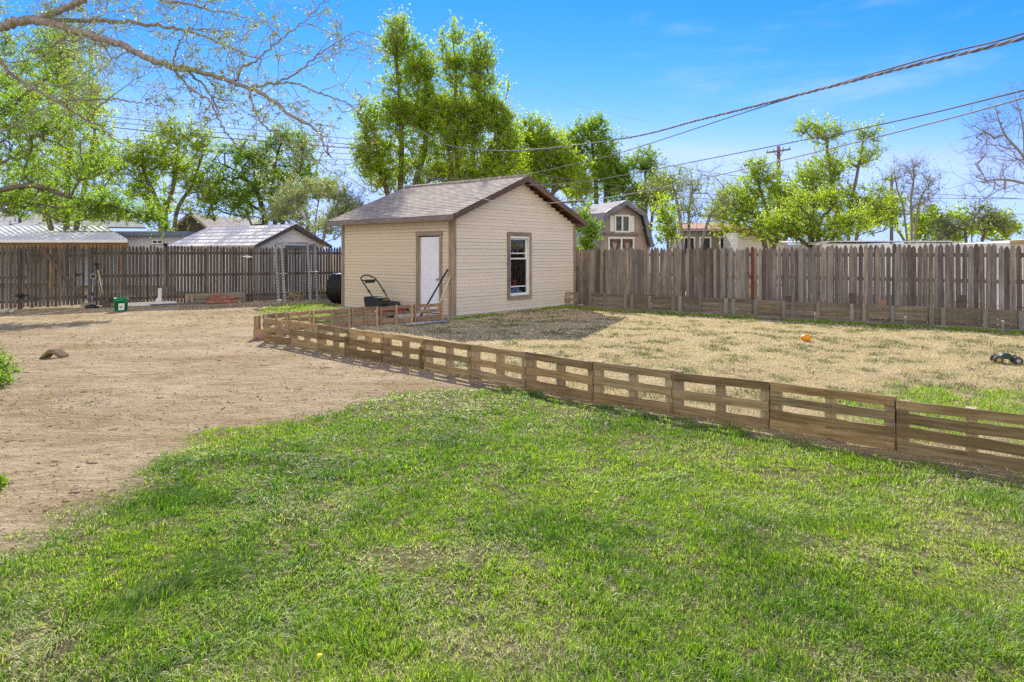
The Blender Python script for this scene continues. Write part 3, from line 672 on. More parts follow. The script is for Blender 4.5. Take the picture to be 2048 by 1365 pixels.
cu.add(vs, fs); tag(cu.build('curtain', M['cloth_grey'], None, S(2.6, 0.62, 0.75)), 'grey folded cloth hanging behind the lower window pane', 'cloth')
sh_ = MB(); sh_.box(S(2.56, 0.28, 0.43), SU * 0.62, SV * 0.16, V((0, 0, 0.015)))
for a in (2.0, 3.1): sh_.box(S(a, 0.28, 0.24), SU * 0.02, SV * 0.14, V((0, 0, 0.172)))
tag(sh_.build('toy_bench', M['trim'], None, S(2.56, 0.28, 0.08)), 'low plank bench under the window inside the shed', 'bench')
def toy(name, mat, parts, org, label, cat):
    t = MB()
    for kind, o, r in parts:
        if kind == 's': t.lathe(o, [(r * math.sin(x), -r * math.cos(x)) for x in (0.3, 0.8, 1.2, 1.57, 2.0, 2.4, 2.85)], 12)
        else: t.box(o, SU * r[0], SV * r[1], V((0, 0, r[2])))
    tag(t.build(name, M[mat], None, org), label, cat)
zb = 0.445
toy('toy_block', 'blue', [('b', S(2.42, 0.15, zb + 0.08), (0.07, 0.05, 0.08)), ('b', S(2.47, 0.15, zb + 0.19), (0.04, 0.04, 0.028))], S(2.42, 0.15, zb), 'deep blue toy block low behind the window', 'toy')
toy('toy_boat', 'alucable', [('b', S(2.66, 0.15, zb + 0.06), (0.09, 0.05, 0.06)), ('b', S(2.66, 0.15, zb + 0.16), (0.05, 0.03, 0.04))], S(2.66, 0.15, zb), 'grey toy boat beside the blue block inside the window', 'toy')
toy('toy_doll', 'skin', [('b', S(2.25, 0.15, zb + 0.16), (0.05, 0.035, 0.16)), ('s', S(2.25, 0.15, zb + 0.375), 0.06), ('b', S(2.25, 0.13, zb + 0.25), (0.09, 0.025, 0.025))], S(2.25, 0.15, zb), 'tan doll standing at the window corner inside the shed', 'doll')
toy('toy_figure', 'red', [('b', S(2.6, 0.2, zb + 0.17), (0.05, 0.03, 0.17)), ('s', S(2.6, 0.2, zb + 0.39), 0.05), ('b', S(2.6, 0.2, zb + 0.27), (0.085, 0.022, 0.022))], S(2.6, 0.2, zb), 'small red toy figure standing above the lower window bar', 'toy')
toy('toy_plane', 'blue', [('b', S(2.76, 0.16, zb + 0.1), (0.1, 0.03, 0.03)), ('b', S(2.76, 0.16, zb + 0.11), (0.03, 0.09, 0.012)), ('b', S(2.68, 0.16, zb + 0.15), (0.015, 0.01, 0.05))], S(2.76, 0.16, zb + 0.03), 'small blue toy plane behind the lower window pane', 'toy')
# step at the door
st_ = MB(); st_.box(S(-0.42, 0.75, 0.035), SU * 0.38, SV * 0.55, V((0, 0, 0.045))); tag(st_.build('door_step', M['concrete'], None, S(-0.42, 0.75, 0), 0.012), 'low concrete slab step in front of the white shed door', 'step')
# ------------------------------------------------------------------ low pallet fence, front run
def pallet_run(name, joints, label, mats, side, boards_of, height=0.43, slim=False):
    root = thing(name, joints[0], label, 'fence')
    for i in range(len(joints) - 1):
        a, b = joints[i], joints[i + 1]; d = (b - a); L = d.length; d.normalize(); nrm = V((d.y, -d.x, 0)) * side
        zt = random.uniform(-0.006, 0.006); a, b = a + V((0, 0, zt)), b + V((0, 0, zt + random.uniform(-0.005, 0.005)))
        mb = MB()
        for (zc, w) in boards_of(i):
            e0, e1 = random.uniform(0.0, 0.012), random.uniform(0.0, 0.012); dz0, dz1 = random.uniform(-0.008, 0.008), random.uniform(-0.008, 0.008)
            p0, p1 = a + d * (0.004 + e0) + V((0, 0, zc + dz0)), b - d * (0.004 + e1) + V((0, 0, zc + dz1))
            mb.board(p0, p1, w + random.uniform(-0.006, 0.006), 0.018, (0, 0, 1), max(4, int(L / 0.16)), 0.0045 + 0.006 * (i < 5))
        pan = mb.build('pallet_panel', M[mats[0]], root)
        nm = MB()                                # nail heads
        for (zc, w) in boards_of(i):
            for u in (0.03, 0.07, L * 0.5 - 0.02, L * 0.5 + 0.02, L - 0.07, L - 0.03):
                if random.random() < 0.85:
                    for dzz in (-w * 0.25, w * 0.25):
                        nm.lathe(a + d * u + V((0, 0, zc + dzz + random.uniform(-0.01, 0.01))) + nrm * 0.006, [(0.004, 0), (0.004, 0.006), (0.002, 0.008)], 6, nrm)
        nm.build('nail', M['barkdark'], pan)['kind'] = 'stuff'
        for u, w in ((0.045, 0.04), (L * 0.5, 0.036), (L - 0.045, 0.04)):
            s = MB(); h = height + random.uniform(-0.02, 0.012); c = a + d * u - nrm * (0.038 if slim else 0.056)
            s.board(c + V((0, 0, -0.03)), c + V((0, 0, h)), w * 2 * (0.42 if slim else 1), 0.05 if slim else 0.085, d, 4, 0.003); s.build('stringer', M[mats[1]], pan)
    return root
def fb(i):
    if i >= 11: return [(0.39, 0.08), (0.288, 0.088), (0.168, 0.085), (0.055, 0.1)]
    if i == 10: return [(0.395, 0.072), (0.275, 0.078), (0.15, 0.085), (0.05, 0.098)]
    if i < 5: return [(0.388, 0.08), (0.235 + 0.012 * ((i * 7) % 3 - 1), 0.09 + 0.02 * (i % 2)), (0.065, 0.125)]
    return [(0.39, 0.08), (0.222 + 0.01 * ((i * 7) % 3 - 1), 0.09), (0.055, 0.105)]
pf = pallet_run('pallet_fence', FRONT, 'low fence of weathered brown pallet boards curving from the lawn towards the shed', ('pallet', 'stringer'), 1, fb)
for i, w in ((3, 0.03), (5, 0.032)):               # stakes on the lawn side
    s = MB(); a, b = FRONT[i - 1], FRONT[i]; d = (b - a).normalized(); nrm = V((d.y, -d.x, 0)); p = b - d * 0.05 + nrm * 0.03
    s.board(p - V((0, 0, .05)), p + V((0, 0, 0.31)), w, 0.022, d, 3, 0.002); s.build('stake', M['pallet'], pf)
BACK = [gp(*p) for p in ((524, 681), (535, 667))] ; e0 = FRONT[0]
BACKJ = [V((-4.82, 12.95, 0)), V((-4.55, 13.5, 0)), V((-4.2, 13.95, 0)), V((-3.53, 14.6, 0)), V((-3.0, 15.0, 0)), V((-2.32, 15.6, 0)), V((-1.68, 16.15, 0))]
def bb(i): return [(0.385, 0.08), (0.26, 0.075), (0.09, 0.1)] if i else [(0.385, 0.085), (0.25, 0.09), (0.07, 0.13)]
pallet_run('pallet_fence', BACKJ, 'low reddish slatted pallet fence running in front of the shed door and mower', ('backpallet', 'stringer'), -1, bb, 0.435, True)
s = MB(); s.board(V((-4.86, 12.78, -0.02)), V((-4.86, 12.78, 0.43)), 0.1, 0.09, (1, 0, 0), 4, 0.003); s.build('corner_post', M['pallet'], pf)
s = MB(); s.board(V((-4.9, 12.7, 0.1)), V((-4.66, 12.66, 0.09)), 0.17, 0.02, (0, 0, 1), 3, 0.003); s.build('corner_board', M['backpallet'], pf)

# ------------------------------------------------------------------ picket fences
def LP(s, off=0.0, z=0.0): return LF0 + LFD * s + LFN * off + V((0, 0, z))
def RP(r, off=0.0, z=0.0): return RF0 + RFD * r + RFN * off + V((0, 0, z))
lf = thing('picket_fence', LF0, 'dark weathered picket fence with narrow gaps along the back of the dirt yard', 'fence')
GS0, GS1 = 0.62, 2.12
def pick_panel(parent, s0, s1, P, d, n, pitch, w, h, mat, jit, tops, lean=0.006, pt=0.09, gapf=None):
    mb = MB(); s = s0
    while s < s1:
        ww = w * random.uniform(0.93, 1.05); hh = h(s) + random.uniform(-tops, tops)
        mb.picket(P(s, random.uniform(-jit, jit), random.uniform(-0.01, 0.05)), d, n, ww, hh, 0.016, pt, None, random.uniform(-lean, lean))
        s += pitch * random.uniform(0.97, 1.03) + (gapf(s) if gapf else 0)
    return mb.build('picket_panel', M[mat], parent)
hL = lambda s: 1.86 - 0.004 * s
for s0, s1 in ((-7.8, -3.9), (-3.8, GS0 - 0.02), (GS1 + 0.06, 5.4), (5.45, 7.9), (7.95, 10.35), (10.4, 12.7)):
    pick_panel(lf, s0, s1, LP, LFD, LFN, 0.0965, 0.080, hL, 'picket', 0.004, 0.018)
    for z in (0.22, 0.92, 1.62):
        mb = MB(); mb.board(LP(s0 - 0.05, -0.035, z), LP(s1 + 0.02, -0.035, z), 0.085, 0.036, (0, 0, 1), 8, 0.004); mb.build('rail', M['picket'], lf)
for s in (-3.85, 0.5, 2.2, 5.42, 7.92, 10.37, 12.75):
    mb = MB(); mb.board(LP(s, -0.1, -0.1), LP(s, -0.1, 1.78), 0.06, 0.09, LFD, 5, 0.003); mb.build('post', M['picket'], lf)
gate = thing('fence_gate', LP(GS0), 'picket gate in the back fence with a long diagonal brace board', 'gate')
pick_panel(gate, GS0 + 0.04, GS1 - 0.02, lambda s, o, z: LP(s, o + 0.0, z + 0.03), LFD, LFN, 0.0965, 0.080, lambda s: 1.83, 'picket', 0.003, 0.012)
for z in (0.3, 1.55):
    mb = MB(); mb.board(LP(GS0, -0.03, z), LP(GS1, -0.03, z), 0.09, 0.03, (0, 0, 1), 5, 0.003); mb.build('rail', M['picket'], gate)
mb = MB(); mb.board(LP(0.98, 0.028, 1.76), LP(2.0, 0.028, 0.3), 0.10, 0.034, LFD, 8, 0.004, 0.95); mb.build('brace', M['rake'], gate)
mb = MB(); mb.box(LP(1.95, 0.03, 0.98), LFD * 0.1, LFN * 0.008, V((0, 0, 0.018))); mb.lathe(LP(1.86, 0.035, 0.98), [(0.03, 0), (0.035, 0.02), (0.012, 0.03)], 10, LFN); mb.build('latch', M['black'], gate)
rf = thing('stockade_fence', RF0, 'tall grey stockade fence of tight pointed boards behind the low bed fence', 'fence')
hR = lambda r: 1.74 + 0.006 * r + 0.02 * math.sin(r * 0.9)
def rgap(r): return 0.008 if r < 6.2 else (random.choice((0, 0, 0.006, 0.012, 0.018)) if r < 7.3 else random.choice((0.004, 0.014, 0.02, 0.008)))
skip = []
for r0, r1 in ((-7.6, -3.1), (-3.05, 0.4), (0.45, 2.85), (2.95, 5.3), (5.35, 7.7), (7.75, 10.1), (10.15, 12.5), (12.55, 15)):
    pick_panel(rf, r0, r1, RP, RFD, RFN, 0.1 if r0 < 5 else 0.1025, 0.099, hR, 'stockade', 0.008, 0.018, 0.011, 0.095, lambda r: 0.0 if r < 4.5 else rgap(r) * 0.45)
    for z in (0.32, 1.0, 1.58):
        mb = MB(); mb.board(RP(r0 - 0.03, -0.032, z), RP(r1, -0.032, z), 0.09, 0.036, (0, 0, 1), 6, 0.004); mb.build('rail', M['stockade'], rf)
def rpx(px):                                     # distance along the right fence seen at photo column px
    k = (px - 1024) / F_PX; return (k * RF0.y - RF0.x) / (RFD.x - k * RFD.y)
for px, w, mat, hh in ((1505, 0.075, 'rustboard', 1.80), (1602, 0.12, 'bedpost', 1.8), (1448, 0.085, 'bedpost', 1.76), (1462, 0.085, 'bedpost', 1.76), (1661, 0.12, 'bedpost', 1.8), (1795, 0.115, 'bedpost', 1.66)):
    mb = MB(); r = rpx(px); mb.picket(RP(r, 0.022, 0), RFD, RFN, w, hh, 0.02, 0.05, 0.8); b_ = mb.build('board', M[mat], rf)
    if mat == 'rustboard': b_['label'] = 'rust red narrow fence board'
for px, z, col, w, h in ((1764, 0.44, 'orangeroof', 0.16, 0.11), (1764, 0.33, 'bedpost', 0.14, 0.1), (1511, 0.92, 'stringer', 0.045, 0.09), (1705, 0.5, 'rake', 0.14, 0.3), (1925, 0.52, 'rake', 0.14, 0.32), (1577, 0.42, 'rake', 0.14, 0.2)):
    mb = MB(); r = rpx(px); mb.board(RP(r - w / 2, 0.024, z), RP(r + w / 2, 0.024, z), h, 0.018, (0, 0, 1), 2, 0.002); mb.build('patch_board', M[col], rf)
# ------------------------------------------------------------------ low bed fence made of pallets
def BP(r, off=0.0, z=0.0): return BD0 + RFD * r + RFN * off + V((0, 0, z))
bed = thing('bed_fence', BD0, 'low olive grey pallet board edging along the foot of the stockade fence', 'fence')
def bpx(px):
    k = (px - 1024) / F_PX; return (k * BD0.y - BD0.x) / (RFD.x - k * RFD.y)
bpanels = [1182, 1250, 1300, 1400, 1505, 1568, 1640, 1736, 1855, 1965, 2048, 2180]
bj = [bpx(p) for p in bpanels]
for i in range(len(bj) - 1):
    mb = MB()
    for z, w in ((0.40, 0.095), (0.295, 0.095), (0.19, 0.095), (0.09, 0.08)):
        mb.board(BP(bj[i] + 0.005, random.uniform(-0.004, 0.004), z + random.uniform(-.006, .006)), BP(bj[i + 1] - 0.005, random.uniform(-0.004, 0.004), z + random.uniform(-.01, .01)), w, 0.018, (0, 0, 1), 6, 0.005)
    mb.build('board_panel', M['bed'], bed)
for px in (1183, 1211, 1252, 1265, 1300, 1347, 1361, 1402, 1453, 1468, 1512, 1569, 1587, 1637, 1704, 1729, 1786, 1864, 1887, 1971, 2043, 2110):
    mb = MB(); r = bpx(px); mb.board(BP(r, 0.03, 0.03), BP(r, 0.03, 0.455 + random.uniform(-.02, .01)), 0.085, 0.035, RFD, 4, 0.003); mb.build('post', M['bedpost'], bed)
r = -0.9; k = 0
while r < 14:                                    # edging blocks
    L = random.uniform(0.85, 1.25); mb = MB(); mb.board(BP(r, 0.1, 0.03), BP(r + L - 0.012, 0.1, 0.03 + random.uniform(-.006, .006)), 0.085, 0.07, (0, 0, 1), 4, 0.004)
    mb.build('edging_timber', M['bedpost'], bed); r += L
pp = thing('pallet_piece', BP(-0.5), 'small broken pallet with gaps standing between the shed and bed fence', 'pallet')
for dr, h in ((0.02, 0.46), (0.33, 0.47), (0.62, 0.44)):
    mb = MB(); mb.board(BP(-0.72 + dr, 0.03, 0), BP(-0.72 + dr, 0.03, h), 0.1, 0.035, RFD, 4, 0.003, 0.9 if dr == .33 else None); mb.build('post', M['stringer'] if dr == .33 else M['bedpost'], pp)
for z in (0.41, 0.22):
    mb = MB(); mb.board(BP(-0.74, 0.065 if z < .3 else -0.01, z), BP(-0.03, 0.065 if z < .3 else -0.01, z), 0.085, 0.018, (0, 0, 1), 4, 0.004); mb.build('board', M['bedpost'], pp)
for px, py, h, lab in ((1195, 616, 0.24, 'thin garden stake light nearest the shed at the bed edging'), (1303, 625, 0.27, 'thin garden stake light before bed fence below the barn'), (1473, 635, 0.25, 'thin garden stake light before bed fence left of the rust red board'), (1630, 650, 0.28, 'thin garden stake light beyond the orange ball at the bed fence'), (1811, 660, 0.29, 'thin garden stake light between the orange ball and the toy truck'), (2006, 672, 0.31, 'thin garden stake light at bed fence straight beyond the toy truck')):
    p = gp(px, py + 1); t = thing('garden_light', p, lab, 'garden light', 'stake lights along the bed fence')
    mb = MB(); mb.tube([p, p + V((0, 0, h - 0.05))], 0.011, 7); mb.build('stake', M['bedpost'], t)
    mb = MB(); mb.lathe(p + V((0, 0, h - 0.06)), [(0.014, 0), (0.022, 0.012), (0.022, 0.035), (0.03, 0.04), (0.026, 0.055), (0.008, 0.062)], 12); mb.build('lamp_head', M['greyplastic'], t)

# ------------------------------------------------------------------ yard things along the back fence
def lsx(px):
    k = (px - 1024) / F_PX; return (k * LF0.y - LF0.x) / (LFD.x - k * LFD.y)
def leaning(px_b, dz, off_b, s_t, off_t, h): pass
# tool with a pale shaft, D grip and black head
s0 = lsx(187); p = LP(s0 - 0.02, 0.45, 0); top = LP(s0 + 0.0, 0.1, 0.92)
t = thing('yard_tool', p, 'yard tool with pale shaft, D-shaped grip and flat black head', 'tool')
d = (top - p).normalized()
mb = MB(); mb.tube([p + d * 0.05, top - d * 0.1], 0.02, 10); mb.build('shaft', M['steel'], t)
mb = MB(); c = top; r_ = [c + LFD * (0.075 * math.cos(a)) + V((0, 0, 0.075 * math.sin(a))) for a in np.linspace(0, 2 * math.pi, 15)[:-1]]
mb.tube(r_, 0.016, 8, closed=True); mb.build('grip', M['greyplastic'], t)
mb = MB(); mb.lathe(p, [(0.17, 0.0), (0.19, 0.03), (0.15, 0.07), (0.05, 0.1)], 20); mb.build('head', M['black'], t)
mb = MB(); mb.lathe(p + d * 0.42, [(0.024, -0.05), (0.03, -0.02), (0.03, 0.02), (0.024, 0.05)], 10, d); mb.build('collar', M['black'], t)
# spade with a wooden handle
p = LP(lsx(209) + 0.05, 0.42, 0.0); top = LP(lsx(193), 0.05, 1.33)
t = thing('spade', p, 'spade with pale wooden handle and black grip leaning on the fence', 'spade'); d = (top - p).normalized()
mb = MB(); mb.tube([p + d * 0.36, top - d * 0.2], 0.021, 10); mb.build('handle', M['yellowwood'], t)
mb = MB(); mb.tube([top - d * 0.22, top - d * 0.02], 0.024, 10); mb.box(top - d * 0.03, LFD * 0.065, LFN * 0.016, V((0, 0, 0.02))); mb.tube([top - d * 0.16, top - d * 0.03 + LFD * 0.055], 0.014, 6); mb.tube([top - d * 0.16, top - d * 0.03 - LFD * 0.055], 0.014, 6); mb.build('grip', M['black'], t)
mb = MB(); prof = [(-0.11, 0.36), (0.11, 0.36), (0.115, 0.15), (0.08, 0.04), (0, 0), (-0.08, 0.04), (-0.115, 0.15)]; n_ = d.cross(LFD).normalized()
mb.poly([p + LFD * x + d * z for x, z in prof], 0.012, n_); mb.tube([p + d * 0.22, p + d * 0.42], 0.024, 8); mb.build('blade', M['barkdark'], t)
# thin grey rod
p = LP(lsx(199) + 0.1, 0.2, 0); mb = MB(); mb.tube([p, LP(lsx(196), 0.04, 0.78)], 0.014, 8); mb.lathe(p, [(0.02, 0), (0.02, 0.06), (0.014, 0.07)], 8)
tag(mb.build('metal_rod', M['alucable'], None, p), 'thin grey rod leaning on the fence behind the spade', 'rod')
# bucket
p = gp(242, 624); t = thing('bucket', p, 'green plastic bucket with a white label on its side', 'bucket')
mb = MB(); mb.lathe(p, [(0.148, 0.0), (0.152, 0.01), (0.168, 0.3), (0.18, 0.302), (0.181, 0.325), (0.17, 0.328), (0.171, 0.355), (0.184, 0.357), (0.185, 0.382), (0.172, 0.384), (0.158, 0.06), (0.0, 0.055)], 32); mb.build('bucket_body', M['greenplastic'], t)
mb = MB(); vs, fs = [], []
for i in range(9):
    a = -math.pi / 2 + 0.15 + 0.9 * i / 8
    for z in (0.06, 0.24): vs.append(p + V((math.cos(a), math.sin(a), 0)) * (0.152 + 0.053 * z + 0.003) + V((0, 0, z)))
fs = [(2 * i, 2 * i + 2, 2 * i + 3, 2 * i + 1) for i in range(8)]; mb.add(vs, fs); mb.build('label', M['white'], t)
mb = MB(); vs = []
for i in range(5):
    a = -math.pi / 2 + 0.3 + 0.4 * i / 4
    for z in (0.1 + 0.02 * (i % 2), 0.19 - 0.02 * (i % 3)): vs.append(p + V((math.cos(a), math.sin(a), 0)) * (0.152 + 0.053 * z + 0.0055) + V((0, 0, z)))
mb.add(vs, [(2 * i, 2 * i + 2, 2 * i + 3, 2 * i + 1) for i in range(4)]); mb.build('label_mark', M['cloth_grey'], t)
mb = MB(); mb.tube([p + V((0.187 * math.cos(a), -0.187 * abs(math.sin(a)) * 0.75, 0.345 - 0.14 * abs(math.sin(a)))) for a in np.linspace(math.pi, 0, 14)], 0.004, 5); mb.build('handle', M['steel'], t)
# timber planks and white boards on the ground
def plank(p0, p1, w, t_, mat, label, z=0.04, up=(0, 0, 1), cat='plank', nm='plank', seg=6):
    mb = MB(); mb.board(V(p0) + V((0, 0, z)), V(p1) + V((0, 0, z)), w, t_, up, seg, 0.004); return tag(mb.build(nm, mat, None, V(p0)), label, cat)
plank(LP(lsx(162), 0.14), LP(lsx(190), 0.16), 0.12, 0.05, M['trim'], 'short brown plank on edge at the fence foot beside the gate', 0.07)
plank(LP(lsx(206), 0.16), LP(lsx(232), 0.15), 0.2, 0.06, M['rake'], 'dark wide plank on edge behind the green bucket', 0.13)
plank(LP(lsx(213), 0.25), LP(lsx(235), 0.24), 0.1, 0.05, M['trim'], 'brown plank lying below the dark plank behind the bucket', 0.06)
plank(LP(lsx(255), 0.17, 0.06), LP(lsx(288), 0.18), 0.05, 0.12, M['rake'], 'dark sloping plank on the ground right of the bucket', 0.12)
plank(LP(lsx(252), 0.42), LP(lsx(350), 0.34), 0.11, 0.03, M['white'], 'long white board lying on edge on the dirt by the fence', 0.06)
plank(LP(lsx(300), 0.5), LP(lsx(412), 0.36), 0.04, 0.05, M['slatefascia'], 'thin blue grey pipe lying before the long white board', 0.03)
t = thing('white_bracket', LP(lsx(322), 0.2), 'white painted post stub with a slanted brace by the fence', 'post')
mb = MB(); mb.board(LP(lsx(319), 0.2, 0), LP(lsx(319), 0.2, 0.52), 0.1, 0.09, LFD, 4, 0.002); mb.build('post', M['white'], t)
mb = MB(); mb.board(LP(lsx(309), 0.24, 0.04), LP(lsx(319), 0.22, 0.26), 0.09, 0.04, LFD, 3, 0.002); mb.build('brace', M['white'], t)
# pallet and stacked pavers
t = thing('pallet', LP(lsx(372), 0.3), 'grey wooden pallet standing against the fence behind red pavers', 'pallet')
for z in (0.08, 0.19, 0.28):
    mb = MB(); mb.board(LP(lsx(371), 0.16, z), LP(lsx(488), 0.16, z), 0.085, 0.02, (0, 0, 1), 6, 0.004); mb.build('slat', M['bedpost'] if z > .1 else M['trim'], t)
for px in (373, 383, 430, 486):
    mb = MB(); mb.board(LP(lsx(px), 0.19, 0), LP(lsx(px), 0.19, 0.31), 0.09, 0.035, LFD, 3, 0.003); mb.build('stringer', M['trim'], t)
names = {0: ['bottom-row red paver at the left end of the stack', 'bottom-row red paver second from the left end of the stack', 'bottom-row red paver third from the left end of the stack', 'bottom-row red paver at the right end of the stack'],
         1: ['middle-row red paver at the left end of the stack', 'middle-row red paver between the two row ends', 'middle-row red paver at the right end of the stack'], 2: ['topmost red paver of the stack at the fence']}
for row, pxs in ((0, (418, 434, 449, 464)), (1, (426, 442, 457)), (2, (428,))):
    for k, px in enumerate(pxs):
        c = LP(lsx(px), 0.42 + random.uniform(-.03, .03), 0.055 + row * 0.105); th = random.uniform(-0.12, 0.12); a = LFD * math.cos(th) + LFN * math.sin(th); b_ = LFN * math.cos(th) - LFD * math.sin(th)
        mb = MB(); mb.box(c, a * 0.135, b_ * 0.1, V((0, 0, 0.05))); mb.box(c + V((0, 0, 0.004)), a * 0.105, b_ * 0.103, V((0, 0, 0.034)))
        tag(mb.build('paver', M['paver'], None, c, 0.012), names[row][k], 'paver', 'red pavers stacked by the fence')
# dark bits at the far left
p = gp(8, 627); mb = MB()
for q_, s_ in ((V((0, 0, 0.05)), 0.12), (V((0.17, 0.06, 0.04)), 0.09)): mb.lathe(p + q_, [(s_ * math.sin(x) * random.uniform(.85, 1.1), -s_ * 0.6 * math.cos(x)) for x in (0.3, 0.8, 1.3, 1.8, 2.4, 2.9)], 9, smooth=False)
tag(mb.build('stone', M['concrete'], None, p), 'rough grey stones at the foot of the fence left of the gate', 'stone')
mb = MB(); p = LP(lsx(42), 0.05, 0.4); mb.box(p, LFD * 0.13, LFN * 0.03, V((0, 0, 0.035))); mb.lathe(p + V((0, 0, 0.01)), [(0.05, 0), (0.06, 0.03), (0.02, 0.06)], 10, LFN); mb.box(p + LFD * 0.07 - V((0, 0, 0.06)), LFD * 0.03, LFN * 0.02, V((0, 0, 0.04)))
tag(mb.build('gate_hinge_box', M['black'], None, p), 'black metal box fixed low on the picket fence left of the gate', 'box')
# squat rack
rk = thing('squat_rack', LP(lsx(592), 1.0), 'grey steel power rack of four perforated uprights standing before the fence', 'rack')
ups = [((550.5, 486), (558, 605)), ((563, 485), (570.5, 607)), ((615, 486), (621.5, 604)), ((629.6, 485), (634.5, 602.5))]
tops = []
for (tx, ty), (bx, by) in ups:
    b_ = gp(bx, by); tp = at(tx, ty, b_.y); tops.append(tp)
    mb = MB(); c = (b_ + tp) / 2; h = tp - b_; d = h.normalized(); x = V((0, 1, 0)).cross(d).normalized(); y = d.cross(x)
    mb.box(c, x * 0.032, y * 0.03, h / 2, raw=True); mb.build('upright', M['perforated'], rk)
for i, j in ((0, 1), (2, 3), (1, 2), (0, 3)):
    mb = MB(); o = V((0, 0, -0.06 if (i, j) in ((0, 1), (2, 3)) else -0.02)); mb.board(tops[i] + o, tops[j] + o, 0.07, 0.05, (0, 0, 1), 1); mb.build('crossbeam', M['steel'], rk)
mb = MB(); mb.poly([tops[1], tops[1] + V((0.25, 0, 0)), tops[1] + V((0.0, 0, -0.25))], 0.012, (0, -1, 0)); mb.build('gusset', M['steel'], rk)
for k, z in ((0, 0.95), (2, 1.0)):
    (tx, ty), (bx, by) = ups[k]; b_ = gp(bx, by); mb = MB(); mb.tube([b_ + V((-0.14, 0, z)), b_ + V((0.3, -0.02, z))], 0.018, 8); mb.build('safety_pin', M['steel'], rk)
p = gp(559, 612); mb = MB(); mb.lathe(p, [(0.075, 0), (0.085, 0.16), (0.09, 0.17), (0.09, 0.19), (0.07, 0.19)], 18); tag(mb.build('paint_can', M['concrete'], None, p), 'pale can standing at the foot of the power rack', 'can')
mb = MB(); p = LP(lsx(494), 0.05, 1.5); mb.poly([p + LFD * x + V((0, 0, z)) for x, z in ((-0.19, 0.02), (0.0, 0.05), (0.19, 0.0), (0.02, -0.035))], 0.012, LFN); tag(mb.build('hanging_plate', M['white'], None, p), 'small pale flat plate hanging high on the picket fence', 'plate')
# corrugated pipe
ax = (SU * -0.25 + SV * 0.97).normalized(); c = S(0.05, SL + 0.1, 0) - SU * 0.52
c = at(672, 585, 21.2); c.z = 0.49
prof = []; L = 1.1
for i in range(57):
    z = -L / 2 + L * i / 56; prof.append((0.455 + 0.032 * math.cos(i * 2 * math.pi / 8), z))
prof = prof + [(0.40, L / 2), (0.40, -L / 2)]
ax = V((0.93, -0.37, 0)).normalized(); n = 40; c = at(676, 585, 21.7); c.z = 0.49
mb = MB(); mb.lathe(c + ax * (L / 2 - 0.1), prof, n, ax); mb.f = mb.f[:-2]; mb.mi = mb.mi[:-2]; mb.sm = mb.sm[:-2]
tag(mb.build('drain_pipe', M['blackpipe'], None, V((c.x, c.y, 0))), 'fat black corrugated drain pipe lying behind the shed corner', 'pipe')
# lawn mower
MO = V((-3.12, 17.35, 0)); MF, ML = -SV, SU
mw = thing('lawn_mower', MO, 'push lawn mower with red deck, black grass bag and folding handle', 'lawn mower')
def MP(f, l, z): return MO + MF * f + ML * l + V((0, 0, z))
mb = MB(); prof = [(-0.34, -0.2), (-0.25, -0.26), (0.2, -0.27), (0.36, -0.2), (0.42, 0.0), (0.36, 0.2), (0.2, 0.27), (-0.25, 0.26), (-0.34, 0.2)]
for z0, z1, k in ((0.09, 0.2, 1.0), (0.2, 0.235, 0.9)): mb.poly([MP(f * k, l * k, z0) for f, l in prof], z1 - z0, (0, 0, 1))
mb.build('deck', M['red'], mw, None, 0.015)
mb = MB(); mb.lathe(MP(0.1, 0, 0.23), [(0.15, 0), (0.17, 0.03), (0.17, 0.1), (0.13, 0.14), (0.06, 0.155)], 20); mb.box(MP(0.12, -0.1, 0.31), MF * 0.11, ML * 0.06, V((0, 0, 0.05))); eng = mb.build('engine', M['black'], mw)
mb = MB(); mb.box(MP(0.3, 0.0, 0.255), MF * 0.09, ML * 0.14, V((0, 0, 0.03))); mb.build('cover', M['red'], mw, None, 0.02)
mb = MB(); sec = [(-0.25, 0.22, 0.50), (-0.55, 0.12, 0.56), (-0.82, 0.14, 0.53), (-0.86, 0.3, 0.5)]
q0 = [MP(-0.22, -0.2, 0.2), MP(-0.8, -0.24, 0.1), MP(-0.88, -0.24, 0.47), MP(-0.45, -0.22, 0.47), MP(-0.22, -0.2, 0.32)]
mb.poly(q0, 0.44, ML); bg_ = mb.build('grass_bag', M['bagfabric'], mw, None, 0.03)
mb = MB(); mb.box(MP(-0.42, 0, 0.46), MF * 0.12, ML * 0.17, V((0, 0, 0.012))); mb.build('bag_flap', M['greyplastic'], bg_)
mb = MB(); mb.box(MP(-0.32, 0.05, 0.405), MF * 0.05, ML * 0.06, V((0, 0, 0.012))); mb.build('sticker', M['yellow'], bg_)
for f in (-0.3, 0.3):
    for l in (-0.27, 0.27):
        mb = MB(); r_ = 0.1 if f > 0 else 0.115; mb.lathe(MP(f, l, r_) - ML * 0.022, [(r_ * 0.5, 0), (r_ * 0.95, 0.002), (r_, 0.01), (r_, 0.034), (r_ * 0.95, 0.042), (r_ * 0.5, 0.044)], 20, ML); w_ = mb.build('wheel', M['black'], mw)
        mb = MB(); mb.lathe(MP(f, l, r_) - ML * 0.026, [(r_ * 0.42, 0), (r_ * 0.45, 0.006), (r_ * 0.45, 0.046), (r_ * 0.42, 0.052)], 14, ML); mb.build('hub', M['greyplastic'], w_)
mb = MB(); arch = catmull([MP(-0.2, -0.2, 0.2), MP(-0.55, -0.235, 0.55), MP(-0.93, -0.24, 0.90), MP(-1.03, -0.18, 0.98), MP(-1.07, 0, 1.03), MP(-1.03, 0.18, 0.98), MP(-0.93, 0.24, 0.90), MP(-0.55, 0.235, 0.55), MP(-0.2, 0.2, 0.2)], 6)
